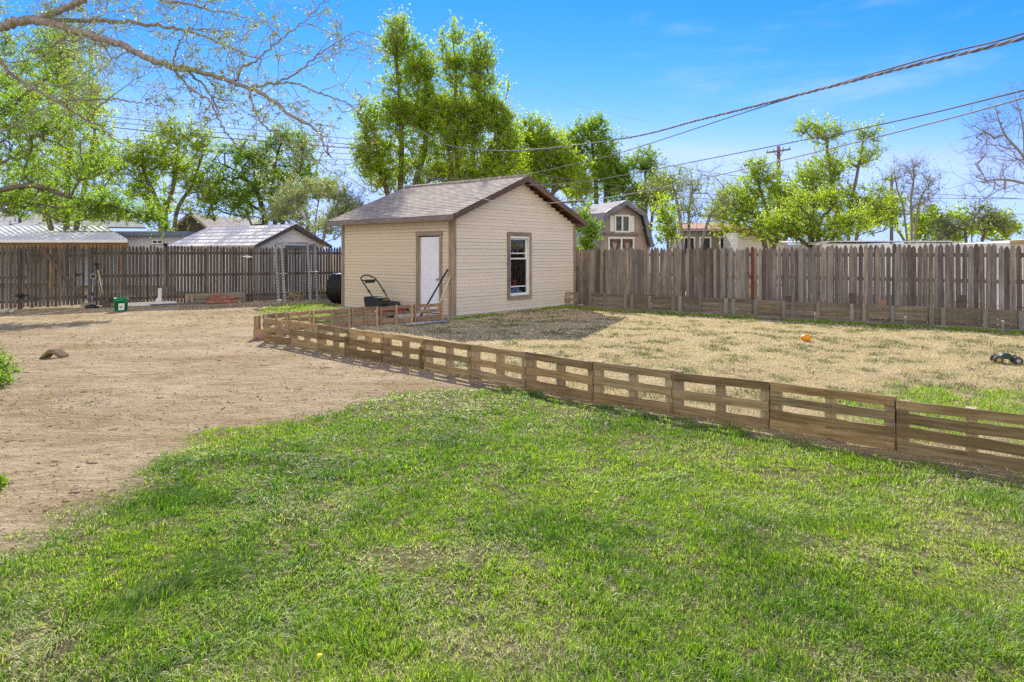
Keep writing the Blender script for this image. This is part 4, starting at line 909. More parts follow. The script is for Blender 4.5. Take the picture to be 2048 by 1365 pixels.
mb.tube(arch, 0.018, 10); hd = mb.build('handle', M['black'], mw)
mb = MB(); mb.tube([MP(-0.93, -0.24, 0.9), MP(-0.93, 0.24, 0.9)], 0.018, 8); mb.box(MP(-0.9, 0, 0.86), MF * 0.02, ML * 0.15, V((0, 0, 0.035))); mb.build('control_panel', M['black'], hd)
for l in (-0.24, 0.24):
    mb = MB(); mb.lathe(MP(-0.62, l, 0.62) - ML * 0.035, [(0.02, 0), (0.032, 0.01), (0.032, 0.05), (0.02, 0.06)], 10, ML); mb.build('knob', M['black'], hd)
# tools leaning by the door
p0 = S(-0.75, 0.42, 0.0); p1 = S(-0.05, 0.12, 1.22); mb = MB(); d = (p1 - p0).normalized(); mb.tube([p0, p1], 0.022, 8)
t = thing('garden_fork', p0, 'black-handled garden tool leaning beside the white shed door', 'tool'); mb.build('handle', M['black'], t)
mb = MB(); mb.tube([p0 + SV * -0.14 + V((0, 0, .04)), p0 + SV * 0.14 + V((0, 0, .04))], 0.02, 6)
for k in range(5): mb.tube([p0 + SV * (-0.13 + 0.065 * k) + V((0, 0, .04)), p0 + SV * (-0.13 + 0.065 * k) - SU * 0.07 + V((0, 0, -0.005))], 0.007, 5)
mb.build('head', M['black'], t)
p0 = S(-0.6, 0.06, 0.0); p1 = S(-0.05, 0.03, 1.05); mb = MB(); mb.tube([p0, p1], 0.022, 8); mb.box(p0 + V((0, 0, 0.05)), SU * 0.022, SV * 0.07, V((0, 0, 0.045)))
tag(mb.build('wooden_pole', M['yellowwood'], None, p0), 'pale wooden pole leaning at the shed corner beside the door', 'pole')
p0 = gp(812, 652); p1 = gp(897, 645); mb = MB(); mb.tube([p0 + V((0, 0, .025)), (p0 + p1) / 2 + V((0, 0, .03)), p1 + V((0, 0, .03))], 0.028, 10); tag(mb.build('pvc_pipe', M['greyplastic'], None, p0), 'pale grey pipe lying on the ground by the shed corner', 'pipe')
# things on the ground
p = gp(1612, 684); mb = MB(); rr = 0.085; vs, fs = [], []; nn, mm = 32, 12
for i in range(mm + 1):
    th = 0.12 + (math.pi - 0.24) * i / mm
    for k in range(nn):
        a = 2 * math.pi * k / nn; rad = rr * (1 + 0.05 * abs(math.cos(a * 4)) - 0.03); vs.append(p + V((rad * math.sin(th) * math.cos(a) * 1.08, rad * math.sin(th) * math.sin(a) * 1.08, rr * 0.82 - rr * 0.82 * math.cos(th))))
for i in range(mm):
    for k in range(nn): fs.append((i * nn + k, i * nn + (k + 1) % nn, (i + 1) * nn + (k + 1) % nn, (i + 1) * nn + k))
fs += [tuple(range(nn - 1, -1, -1)), tuple(mm * nn + k for k in range(nn))]; mb.add(vs, fs, smooth=True)
tag(mb.build('toy_pumpkin', M['orange'], None, p), 'small ribbed orange ball lying on the dry grass', 'ball')
p = gp(2012, 728); t = thing('toy_truck', p, 'dark green toy truck with fat brown tyres on dry grass', 'toy truck')
ta, tb = V((0.93, -0.37, 0)), V((0.37, 0.93, 0))
def TP(f, l, z): return p + ta * f + tb * l + V((0, 0, z))
mb = MB(); mb.poly([TP(f, -0.06, z) for f, z in ((-0.13, 0.07), (0.13, 0.075), (0.14, 0.105), (0.07, 0.115), (0.04, 0.155), (-0.05, 0.155), (-0.08, 0.12), (-0.14, 0.105))], 0.12, tb); tb_ = mb.build('body', M['darkgreen'], t, None, 0.008)
mb = MB(); mb.box(TP(-0.003, 0, 0.138), ta * 0.038, tb * 0.0615, V((0, 0, 0.012))); mb.build('windscreen', M['darkglass'], tb_)
for f, l in ((-0.115, -0.085), (0.12, -0.085), (-0.115, 0.085), (0.12, 0.085)):
    mb = MB(); mb.lathe(TP(f, l, 0.062) - tb * 0.035, [(0.03, 0), (0.055, 0.003), (0.062, 0.014), (0.062, 0.056), (0.055, 0.067), (0.03, 0.07)], 20, tb); w_ = mb.build('wheel', M['tyre'], t)
    mb = MB(); mb.lathe(TP(f, l, 0.062) - tb * 0.037, [(0.022, 0), (0.03, 0.003), (0.03, 0.071), (0.022, 0.074)], 12, tb); mb.build('rim', M['yellow'] if f < 0 else M['greyplastic'], w_)
p = gp(570, 668); mb = MB(); mb.lathe(p, [(0.05, 0), (0.075, 0.04), (0.06, 0.1), (0.03, 0.14), (0.01, 0.17)], 10); mb.lathe(p + V((0.09, 0, 0)), [(0.03, 0), (0.04, 0.03), (0.03, 0.07), (0.01, 0.09)], 9); tag(mb.build('plastic_toy', M['magenta'], None, p), 'magenta plastic toy lying behind the far end of the pallet fence', 'toy')
p = gp(556, 668); mb = MB(); mb.lathe(p, [(0.04, 0), (0.045, 0.1), (0.03, 0.15), (0.03, 0.2), (0.012, 0.23)], 10); tag(mb.build('plastic_bottle', M['pink'], None, p), 'pale pink bottle standing inside the far pallet fence corner', 'bottle')
p = gp(104, 716); mb = MB(); 
sec = [(-0.15, 0.0), (-0.02, 0.135), (0.03, 0.135), (0.16, 0.02), (0.12, 0.0), (0.03, 0.07), (-0.02, 0.075), (-0.09, 0.0)]
mb.poly([p + V((x, -0.06 + 0.25 * x, z)) for x, z in sec], 0.16, (0.2, 1, 0)); tag(mb.build('angled_block', M['pallet'], None, p, 0.008), 'bent tan block lying alone on the bare dirt', 'block')

# ------------------------------------------------------------------ neighbours
def A3(px, py, Y): return at(px, py, Y)
# patio roof at the left
Y0 = 30.0; t = thing('patio_cover', (-22, Y0, 0), 'white ribbed metal patio roof on orange timber beams behind the fence', 'patio roof')
e0, e1, b1, b0 = A3(-260, 479, Y0), A3(254, 480, Y0), A3(205, 452, 36.5), A3(-300, 452, 36.5)
e0.z = e1.z = e1.z; b0.z = b1.z
mb = MB(); nr = (e1 - e0).cross(b0 - e0).normalized(); mb.poly([e0, e1, b1, b0], -0.05, -nr if nr.z < 0 else nr, bcf=lambda q_: V((q_.x - 0.29 * (q_.y - Y0) * -0.6, q_.y, 0))); mb.build('roof_panel', M['metalroof'], t)
rb = MB(); nb = 40
for k in range(nb + 1):
    u = k / nb; p0, p1 = e0.lerp(e1, u), b0.lerp(b1, u); rb.board(p0 + V((0, -0.03, 0.02)), p1 + V((0, 0, 0.02)), 0.05, 0.04, (0, 0, 1))
rb.build('roof_rib', M['metalroof'], t)['kind'] = 'stuff'
mb = MB(); mb.board(e0 + V((0, -0.04, -0.06)), e1 + V((0.05, -0.04, -0.06)), 0.13, 0.04); mb.build('gutter', M['white'], t)
mb = MB(); mb.board(e0 + V((0, 0.25, -0.26)), e1 + V((-0.1, 0.25, -0.26)), 0.26, 0.09); mb.build('beam', M['beam'], t)
for px in (-100, 102, 246):
    q_ = A3(px, 485, Y0 + 0.25); mb = MB(); mb.board(V((q_.x, q_.y, 0)), V((q_.x, q_.y, e0.z - 0.38)), 0.16, 0.15, (1, 0, 0)); mb.build('post', M['beam'], t)
# house behind it
t = thing('house', (-24, 38, 0), 'long house with grey shingle roof behind the white patio roof', 'house')
p0, p1 = A3(-400, 478, 37.5), A3(300, 478, 38.5); zt = 2.4
mb = MB(); mb.poly([V((p0.x, 37, 0)), V((p1.x, 37, 0)), V((p1.x, 37, zt)), V((p0.x, 37, zt))], -0.2, (0, -1, 0)); wl = mb.build('wall', M['cream'], t)
for px in (35, 73, 200):
    q_ = A3(px, 490, 36.9); mb = MB(); mb.box(V((q_.x, 36.97, 1.55)), V((0.42, 0, 0)), V((0, 0.03, 0)), V((0, 0, 0.5))); mb.build('window', M['darkglass'], t)
a0, a1 = A3(-420, 447, 36.4), A3(292, 455, 36.4); r0, r1 = A3(-420, 424, 41), A3(255, 427, 41)
mb = MB(); mb.poly([a0, a1, r1, r0], -0.08, (0, -0.3, 1), bcf=lambda q_: V((q_.x, q_.y, 0))); ro = mb.build('roof', M['shingle_grey'], t)
for px, py, h in ((114, 446, 0.55), (40, 447, 0.4), (88, 440, 0.3)):
    q_ = A3(px, py, 37.6); mb = MB(); mb.lathe(q_, [(0.08, -0.1), (0.08, h), (0.12, h + 0.01), (0.12, h + 0.07), (0.03, h + 0.1)], 10); mb.build('vent_pipe', M['slatefascia'], ro)
# pale stucco building
Yb = 33.5; t = thing('stucco_outbuilding', (-17.5, Yb, 0), 'pale blue stucco outbuilding with flat slate metal roof and small window', 'outbuilding')
q0, q1 = A3(215, 500, Yb), A3(366, 500, Yb); zt = A3(300, 471, Yb).z
mb = MB(); mb.poly([V((q0.x - 2, Yb, 0)), V((q1.x, Yb, 0)), V((q1.x, Yb, zt)), V((q0.x - 2, Yb, zt))], -4.0, (0, -1, 0)); mb.build('wall', M['stucco'], t)
mb = MB(); z0 = A3(300, 472, Yb - .3).z; z1 = A3(300, 463, Yb - .3).z; mb.box(V(((q0.x - 2 + q1.x) / 2 + 0.1, Yb + 1.9, (z0 + z1) / 2)), V(((q1.x - q0.x + 2) / 2 + 0.3, 0, 0)), V((0, 2.25, 0)), V((0, 0, (z1 - z0) / 2))); mb.build('roof', M['slatefascia'], t)
w0, w1 = A3(305, 489, Yb), A3(327, 480, Yb); mb = MB(); cx, cz = (w0.x + w1.x) / 2, (w0.z + w1.z) / 2; hw, hh = (w1.x - w0.x) / 2, (w1.z - w0.z) / 2
for sx in (-1, 0, 1): mb.box(V((cx + sx * (hw - 0.025), Yb - 0.03, cz)), V((0.03, 0, 0)), V((0, 0.04, 0)), V((0, 0, hh)))
for sz in (-1, 1): mb.box(V((cx, Yb - 0.03, cz + sz * (hh - 0.03))), V((hw, 0, 0)), V((0, 0.036, 0)), V((0, 0, 0.03)))
wf_ = mb.build('window', M['white'], t)
mb = MB(); mb.box(V((cx, Yb - 0.012, cz)), V((hw - 0.02, 0, 0)), V((0, 0.01, 0)), V((0, 0, hh - 0.02))); mb.build('pane', M['darkglass'], wf_)
q_ = A3(335, 492, Yb - .1); mb = MB(); mb.lathe(V((q_.x, Yb - 0.3, 0)), [(0.07, 0), (0.07, q_.z + 0.02), (0.1, q_.z + 0.03), (0.1, q_.z + 0.12)], 10); mb.build('vent_pipe', M['black'], t)
# brown gable house
Yb = 42; t = thing('house', (-19.5, Yb, 0), 'dark brown gabled house with mustard lower wall between tree trunks', 'house')
pk, l_, r_ = A3(384, 430, Yb), A3(338, 470, Yb), A3(432, 470, Yb)
mb = MB(); mb.poly([V((l_.x, Yb, l_.z)), V((r_.x, Yb, r_.z)), pk], -6, (0, -1, 0)); mb.build('gable', M['brownwall'], t)
mb = MB(); mb.poly([V((l_.x + .3, Yb + .1, 0)), V((r_.x - .3, Yb + .1, 0)), V((r_.x - .3, Yb + .1, r_.z)), V((l_.x + .3, Yb + .1, l_.z))], -6, (0, -1, 0)); mb.build('wall', M['mustard'], t)
for q_ in (l_, r_):
    mb = MB(); e_ = q_ + (q_ - pk).normalized() * 0.4; nn_ = V((-(pk - e_).z, 0, (pk - e_).x)).normalized(); nn_ = nn_ if nn_.z > 0 else -nn_
    mb.poly([e_ + V((0, -0.4, 0)), pk + V((0, -0.4, 0)), pk + V((0, 8, 0)), e_ + V((0, 8, 0))], 0.12, nn_, bcf=lambda q_: V((q_.y, q_.x, 0))); mb.build('roof', M['shingle'], t)
# pale roof in the trees
Yb = 46; t = thing('house', (-16, Yb, 0), 'house with pale shingle roof half hidden by the dark green tree', 'house')
a0, a1, r0, r1 = A3(425, 468, Yb), A3(520, 466, Yb), A3(400, 432, 51), A3(520, 436, 51)
mb = MB(); mb.poly([a0, a1, r1, r0], -0.1, (0, -0.4, 1), bcf=lambda q_: V((q_.x, q_.y, 0))); mb.build('roof', M['shingle_grey'], t)
mb = MB(); mb.poly([V((a0.x + .3, Yb + .4, 0)), V((a1.x - .3, Yb + .4, 0)), V((a1.x - .3, Yb + .4, a1.z)), V((a0.x + .3, Yb + .4, a0.z))], -4, (0, -1, 0)); mb.build('wall', M['tanwall'], t)
# cream garage
Yg = 27.5; t = thing('garage', (-9, Yg, 0), 'cream garage with pale corrugated roof, gable end facing the yard', 'garage')
pk, gl, gr = A3(582, 451, Yg), A3(505, 492, Yg - 1.6), A3(652, 492, Yg + 1.6)
gl.z = gr.z = (gl.z + gr.z) / 2; gd = (gr - gl).normalized(); gd.z = 0; gd.normalize(); gb = V((-gd.y, gd.x, 0)); pk = (gl + gr) / 2; pk.z = A3(582, 451, pk.y).z
Lg = 5.2
mb = MB(); f0, f1 = gl + gd * 0.12, gr - gd * 0.12
mb.poly([V((f0.x, f0.y, 0)), V((f1.x, f1.y, 0)), f1 + V((0, 0, .02)), pk - V((0, 0, .1)), f0 + V((0, 0, .02))], -Lg, -gb, bcf=lambda q_: V((q_.x, q_.y, q_.z))); mb.build('wall', M['lapcream'], t)
for e_ in (gl, gr):
    dd = (e_ - pk).normalized(); nn_ = gb.cross(dd).normalized(); nn_ = nn_ if nn_.z > 0 else -nn_; e2 = e_ + dd * 0.1
    mb = MB(); mb.poly([e2 - gb * 0.25, pk - gb * 0.25, pk + gb * (Lg + .25), e2 + gb * (Lg + .25)], 0.05, nn_, bcf=lambda q_: V(((q_ - gl).dot(gb), (q_ - pk).dot(dd), 0))); ro = mb.build('roof', M['tileroof'], t)
    rb = MB(); Ls = (e2 - pk).length
    for k in range(1, int(Ls / 0.37) + 1): rb.tube([pk + dd * 0.37 * k - gb * 0.26 + nn_ * 0.055, pk + dd * 0.37 * k + gb * (Lg + .25) + nn_ * 0.055], 0.018, 5)
    rb.build('tile_course', M['tileroof'], ro)
    mb = MB(); mb.board(e2 - gb * 0.27 - nn_ * 0.02, pk - gb * 0.27 - nn_ * 0.02, 0.14, 0.03, nn_); mb.build('rake_board', M['barkdark'], ro)
dw = MB(); q0, q1 = gl + gd * 1.55 - gb * 0.02, gr - gd * 0.55 - gb * 0.02; dw.poly([V((q0.x, q0.y, 0)), V((q1.x, q1.y, 0)), V((q1.x, q1.y, 1.72)), V((q0.x, q0.y, 1.72))], -0.03, gb); dw.build('garage_door', M['white'], t)
dw = MB(); dw.poly([V((q0.x, q0.y, 1.74)), V((q1.x, q1.y, 1.74)), V((q1.x, q1.y, 1.95)), V((q0.x, q0.y, 1.95))], -0.03, gb); dw.build('door_header', M['slatefascia'], t)
# gambrel barn
Yg = 29.0; t = thing('barn', A3(1240, 600, Yg), 'tan gambrel barn with white shuttered loft window and torn tarp trim', 'barn'); t.location.z = 0
bd, bk = V((0.93, 0.37, 0)).normalized(), None; bk = V((-0.37, 0.93, 0))
cx = A3(1246, 500, Yg); cx.z = 0
def BQ(x, y, z): return cx + bd * x + bk * y + V((0, 0, z))
sc_ = Yg / F_PX
zh = lambda py: CH + (HOR - py) * sc_
prof = [(-1.3, 0), (-1.3, zh(492)), (-0.98, zh(432)), (0.0, zh(407)), (0.88, zh(432)), (1.22, zh(492)), (1.22, 0)]
mb = MB(); mb.poly([BQ(x, 0, z) for x, z in prof], -4.5, -bk); mb.build('wall', M['tanwall'], t)
for (xa, za), (xb, zb_), mt in (((-1.42, zh(494)), (-1.06, zh(430)), 'shingle_grey'), ((-1.06, zh(430)), (0, zh(404)), 'shingle_grey'), ((0, zh(404)), (0.97, zh(430)), 'shingle_grey'), ((0.97, zh(430)), (1.34, zh(494)), 'tarp')):
    dd = (BQ(xb, 0, zb_) - BQ(xa, 0, za)).normalized(); nn_ = bk.cross(dd).normalized(); nn_ = nn_ if nn_.z > 0 else -nn_
    mb = MB(); mb.poly([BQ(xa, -0.3, za), BQ(xb, -0.3, zb_), BQ(xb, 4.8, zb_), BQ(xa, 4.8, za)], 0.06, nn_, bcf=lambda q_: V((q_.y, q_.z * 2, 0))); ro = mb.build('roof', M[mt], t)
    mb = MB(); mb.board(BQ(xa, -0.31, za) - nn_ * 0.05, BQ(xb, -0.31, zb_) - nn_ * 0.05, 0.2, 0.03, nn_, 7, 0.03); mb.build('torn_tarp', M['tarp'], ro)
x0, x1, z0, z1 = -0.42, 0.28, zh(464), zh(432)
mb = MB()
for x in (x0, (x0 + x1) / 2, x1): mb.box(BQ(x, -0.04, (z0 + z1) / 2), bd * 0.035, bk * 0.04, V((0, 0, (z1 - z0) / 2)))
for z in (z0, z1): mb.box(BQ((x0 + x1) / 2, -0.04, z), bd * (abs(x1 - x0) / 2 + .035), bk * 0.036, V((0, 0, 0.035)))
wf_ = mb.build('window', M['white'], t)
mb = MB(); mb.box(BQ((x0 + x1) / 2, -0.015, (z0 + z1) / 2), bd * (x1 - x0) / 2, bk * 0.012, V((0, 0, (z1 - z0) / 2))); mb.build('pane', M['darkglass'], wf_)
for x in (x0 - 0.15, x1 + 0.15):
    mb = MB()
    for k in range(12): mb.box(BQ(x, -0.035, z0 + (z1 - z0) * (k + .5) / 12), bd * 0.1, bk * 0.02, V((0, 0, (z1 - z0) / 26)))
    mb.build('shutter', M['white'], t)
mb = MB(); mb.board(BQ(-0.95, -0.05, zh(468)), BQ(0.75, -0.05, zh(468)), 0.09, 0.05); mb.build('ledge', M['trim'], t)
mb = MB()
for x in (-0.72, -0.1, 0.5): mb.box(BQ(x, -0.03, zh(478) / 2), bd * 0.04, bk * 0.03, V((0, 0, zh(478) / 2)))
mb.box(BQ(-0.11, -0.03, zh(478) + 0.035), bd * 0.66, bk * 0.032, V((0, 0, 0.035)))
dr = mb.build('door_frame', M['white'], t)
mb = MB()
for s_ in (-1, 1):
    xc = -0.11 + s_ * 0.31
    for q_ in (-1, 1): mb.board(BQ(xc - 0.24, -0.04, zh(480) if q_ > 0 else zh(480) - 1.6), BQ(xc + 0.24, -0.04, zh(480) - 1.6 if q_ > 0 else zh(480)), 0.1, 0.04, bd)
    mb.board(BQ(xc - 0.26, -0.045, zh(480) - 0.05), BQ(xc + 0.26, -0.045, zh(480) - 0.05), 0.09, 0.03)
mb.build('cross_brace', M['barkdark'], dr)
# orange roof house
Yb = 48; t = thing('house', A3(1440, 600, Yb), 'grey brick house with orange roof behind the bare multi-stem tree', 'house'); t.location.z = 0
q0, q1 = A3(1365, 500, Yb), A3(1478, 500, Yb); zt = A3(0, 461, Yb).z
mb = MB(); mb.poly([V((q0.x, Yb, 0)), V((q1.x, Yb, 0)), V((q1.x, Yb, zt)), V((q0.x, Yb, zt))], -5, (0, -1, 0)); mb.build('wall', M['brickgrey'], t)
mb = MB(); mb.poly([V((q0.x - .4, Yb - .5, zt)), V((q1.x + 1.5, Yb - .5, zt)), V((q1.x + .6, Yb + 3, zt + 0.55)), V((q0.x + .2, Yb + 3, zt + 0.55))], 0.12, (0, -0.2, 1)); mb.build('roof', M['orangeroof'], t)
for px in (1378, 1410, 1450):
    a_ = A3(px, 470, Yb); mb = MB()
    for sx in (-1, 1): mb.box(V((a_.x + sx * 0.38, Yb - 0.04, 2.2)), V((0.05, 0, 0)), V((0, 0.05, 0)), V((0, 0, 0.6)))
    mb.box(V((a_.x, Yb - 0.04, 2.75)), V((0.33, 0, 0)), V((0, 0.05, 0)), V((0, 0, 0.05))); w_ = mb.build('window', M['white'], t)
    mb = MB(); mb.box(V((a_.x, Yb - 0.01, 2.15)), V((0.33, 0, 0)), V((0, 0.02, 0)), V((0, 0, 0.55))); mb.build('pane', M['darkglass'], w_)
Yb = 44; t = thing('house', A3(1500, 600, Yb), 'orange tiled lean-to roof glimpsed low under the leafy trees', 'house'); t.location.z = 0
q0, q1 = A3(1478, 500, Yb), A3(1580, 500, Yb)
mb = MB(); mb.poly([V((q0.x, Yb, A3(0, 462, Yb).z)), V((q1.x, Yb, A3(0, 486, Yb).z)), V((q1.x, Yb + 4, A3(0, 482, Yb).z)), V((q0.x, Yb + 4, A3(0, 455, Yb).z))], 0.12, (0, -0.2, 1)); mb.build('roof', M['orangeroof'], t)
mb = MB(); mb.poly([V((q0.x, Yb + .3, 0)), V((q1.x, Yb + .3, 0)), V((q1.x, Yb + .3, A3(0, 487, Yb).z)), V((q0.x, Yb + .3, A3(0, 464, Yb).z))], -3, (0, -1, 0)); mb.build('wall', M['cream'], t)
# long low white roof
Yb = 26; t = thing('carport', A3(1780, 600, Yb), 'long low white metal shed roof just above the stockade fence', 'carport'); t.location.z = 0
q0, q1 = A3(1632, 495, Yb), A3(1928, 495, Yb); z1 = A3(0, 484.5, Yb).z
mb = MB(); mb.poly([V((q0.x, Yb, z1 - .12)), V((q0.x + .5, Yb, z1)), V((q1.x - .5, Yb, z1)), V((q1.x, Yb, z1 - .1)), V((q1.x, Yb + 4, z1 + .05)), V((q0.x, Yb + 4, z1 + .05))], 0.05, (0, -0.05, 1), bcf=lambda q_: V((q_.x, q_.y, 0))); mb.build('roof', M['metalroof'], t)
mb = MB(); mb.poly([V((q0.x + .3, Yb + .1, 0)), V((q1.x - .3, Yb + .1, 0)), V((q1.x - .3, Yb + .1, z1 - .06)), V((q0.x + .3, Yb + .1, z1 - .06))], -3.5, (0, -1, 0)); mb.build('wall', M['white'], t)
Yb = 20; t = thing('shed', A3(2075, 600, Yb), 'tan shed roof corner at the far right beyond the stockade fence', 'shed'); t.location.z = 0
q0, q1 = A3(2020, 500, Yb), A3(2300, 500, Yb); mb = MB(); mb.poly([V((q0.x, Yb, A3(0, 487, Yb).z)), V((q1.x, Yb, A3(0, 468, Yb).z)), V((q1.x * 1.2, Yb + 4, A3(0, 468, Yb).z)), V((q0.x * 1.21, Yb + 4, A3(0, 487, Yb).z))], 0.08, (-0.2, 0, 1)); mb.build('roof', M['mustard'], t)
mb = MB(); mb.poly([V((q0.x + .15, Yb + .2, 0)), V((q1.x, Yb + .2, 0)), V((q1.x, Yb + .2, A3(0, 470, Yb).z)), V((q0.x + .15, Yb + .2, A3(0, 486, Yb).z))], -3.5, (0, -1, 0)); mb.build('wall', M['cream'], t)

# ------------------------------------------------------------------ utility poles and wires
def pole(px, top, Y, r, label, arm=None):
    b_ = at(px, HOR, Y); b_.z = 0; tp = at(px, top, Y); t = thing('utility_pole', b_, label, 'utility pole')
    mb = MB(); mb.tube([b_, (b_ + tp) / 2, tp], [r * 1.15, r, r * 0.8], 10); mb.build('pole', M['polewood'], t)
    if arm:
        a0, a1 = at(arm[0], arm[2], Y - 0.2), at(arm[1], arm[3], Y - 0.2); mb = MB(); mb.board(a0, a1, 0.13, 0.1); ar = mb.build('crossarm', M['polewood'], t)
        for u in (0.04, 0.3, 0.7, 0.96):
            q_ = a0.lerp(a1, u); mb = MB(); mb.lathe(q_ + V((0, 0, 0.06)), [(0.03, 0), (0.05, 0.05), (0.03, 0.09), (0.05, 0.14), (0.02, 0.2)], 8); mb.build('insulator', M['greyplastic'], ar)
        for s_ in (0.3, 0.7):
            mb = MB(); mb.tube([a0.lerp(a1, s_), (tp + V((0, -0.15, -0.95)))], 0.03, 5); mb.build('brace', M['polewood'], t)
    return tp
pole(1557, 293, 52, 0.17, 'wooden utility pole with crossarm rising beyond the stockade fence', (1533, 1581, 306, 299))
pole(1783, 350, 60, 0.14, 'thin utility pole behind the bare tree beyond the white metal roof', (1770, 1797, 360, 358))
pole(803, 238, 39.3, 0.12, 'slim utility pole hidden among the leaves of the tallest tree')
def wire(pts, r, label, mat='cable', group=None, n=10, sides=6):
    P = catmull([at(*p) for p in pts], n); mb = MB(); mb.tube(P, r, sides); return tag(mb.build('overhead_wire', M[mat], None, P[0]), label, 'wire', group)
# twisted service cable: three strands round one another
tw = [(2420, -40, 4.6), (2048, 76, 5.6), (1800, 138, 7.0), (1540, 205, 9.4), (1400, 240, 11.5), (1250, 277, 14.5), (1060, 300, 19), (960, 300, 23), (890, 289, 27), (840, 262, 31), (803, 244, 39)]
P = catmull([at(*p) for p in tw], 40)
t = thing('service_cable', P[0], 'thick twisted grey service cable, highest of the wires sweeping to the right', 'cable')
for k in range(3):
    pts = []; ln_ = 0
    for i, p in enumerate(P):
        d = (P[min(i + 1, len(P) - 1)] - P[max(0, i - 1)]).normalized(); e1 = d.cross(V((0, 0, 1))).normalized(); e2 = e1.cross(d)
        if i: ln_ += (P[i] - P[i - 1]).length
        a = ln_ * 2 * math.pi / 0.42 + k * 2 * math.pi / 3; pts.append(p + e1 * math.cos(a) * 0.0105 + e2 * math.sin(a) * 0.0105)
    if len(pts) > 2:
        fine = catmull(pts, 3); mb = MB(); mb.tube(fine, 0.0085, 6); mb.build('strand', M['alucable'] if k else M['cable'], t)
wire([(2420, -70, 4.6), (2048, 67, 5.6), (1850, 118, 6.8), (1540, 209, 9.4), (1250, 303, 14.5), (1138, 331, 17), (1020, 353, 20.5), (900, 358, 26), (857, 355, 29), (803, 335, 39)], 0.0085, 'plain service wire passing just over the shed ridge', 'cable')
wire([(2420, 90, 4.8), (2048, 181, 6), (1800, 241, 8), (1560, 290, 10.5), (1240, 352, 15), (1138, 367, 16.5), (1056, 371, 18), (1015, 372, 19), (960, 366, 23), (860, 350, 29), (803, 325, 39)], 0.008, 'thin service wire crossing the shed gable peak', 'cable')
wire([(2420, 70, 4.8), (2048, 196, 6), (1700, 288, 8.5), (1440, 350, 11.5), (1240, 392, 13.5), (1138, 403, 14.7), (1080, 408, 15.3), (1021, 407, 15.8), (962, 397, 17), (895, 374, 22), (803, 325, 39)], 0.008, 'lowest service wire sagging across the shed gable wall', 'alucable')
for k, (pa, pb, r) in enumerate((((-100, 200, 36), (290, 241, 35.5), 0.016), ((-100, 212, 36), (300, 252, 35.5), 0.016), ((-100, 218, 36), (300, 263, 35.5), 0.026), ((-100, 255, 36), (315, 285, 35.5), 0.014))):
    yb = (279, 291, 298, 309)[k]
    wire([pa, pb, (520, pb[1] + (yb - pb[1]) * 0.55, 35.2), (720, yb, 35), (803, yb + 4, 39)], r, ('topmost of the four wires left of the tall tree', 'second wire down left of the tall tree', 'thickest dark wire left of the tall tree', 'lowest of the four wires left of the tall tree')[k], 'cable', 'utility lines left of the tall tree')
wire([(470, 345, 36), (600, 322, 36), (720, 318, 36), (803, 300, 39)], 0.011, 'slanting guy wire rising towards the overgrown pole', 'cable')
for k, (pts, lab) in enumerate((([(803, 268, 39), (1100, 300, 38), (1328, 330, 40), (1452, 350, 40), (1600, 362, 40), (1795, 383, 40), (2100, 401, 40), (2400, 412, 40)], 'topmost thin wire running through the trees on the right'), ([(803, 280, 39), (1100, 352, 38), (1425, 389, 40), (1700, 395, 40), (2100, 399, 40), (2400, 404, 40)], 'middle thin wire running through the trees on the right'), ([(803, 290, 39), (1100, 370, 38), (1468, 402, 40), (1776, 422, 40), (2100, 430, 40), (2400, 434, 40)], 'lowest thin wire running through the trees on the right'))):
    wire(pts, 0.016, lab, 'cable', 'utility lines right of the shed')
for k, pts in enumerate(([(300, 60, 70), (720, 115, 75), (1000, 143, 80), (1200, 192, 85), (1330, 225, 90)], [(320, 190, 70), (700, 210, 75), (1030, 180, 80), (1160, 212, 85), (1300, 245, 90)])):
    wire(pts, 0.018, ('faint distant wire high above the trees', 'faint distant wire just above the tree tops')[k], 'alucable')
# ------------------------------------------------------------------ trees
def segs_mesh(name, p0, p1, r0, r1, mat, parent, n=5):
    """tapered round limbs, one short cone per segment (numpy)"""
    m = len(p0); d = p1 - p0; L = np.linalg.norm(d, axis=1, keepdims=True); d = d / np.maximum(L, 1e-6)
    ref = np.where(np.abs(d[:, 2:3]) < 0.9, np.array([[0, 0, 1.0]]), np.array([[1.0, 0, 0]]))
    e1 = np.cross(d, ref); e1 /= np.linalg.norm(e1, axis=1, keepdims=True); e2 = np.cross(d, e1)
    a = np.arange(n) * 2 * np.pi / n; ca, sa = np.cos(a), np.sin(a)
    ring = e1[:, None, :] * ca[None, :, None] + e2[:, None, :] * sa[None, :, None]
    ext = d * np.minimum(r1, 0.04)[:, None] * 0.5
    v = np.concatenate([p0[:, None] - ext[:, None] + ring * r0[:, None, None], p1[:, None] + ext[:, None] + ring * r1[:, None, None]], 1).reshape(-1, 3)
    k = np.arange(n); k2 = (k + 1) % n; q = np.stack([k, k2, k2 + n, k + n], 1)
    f = (np.arange(m)[:, None, None] * 2 * n + q[None]).reshape(-1)
    return npmesh(name, v, f, np.full(m * n, 4), mat, parent, smooth=True)
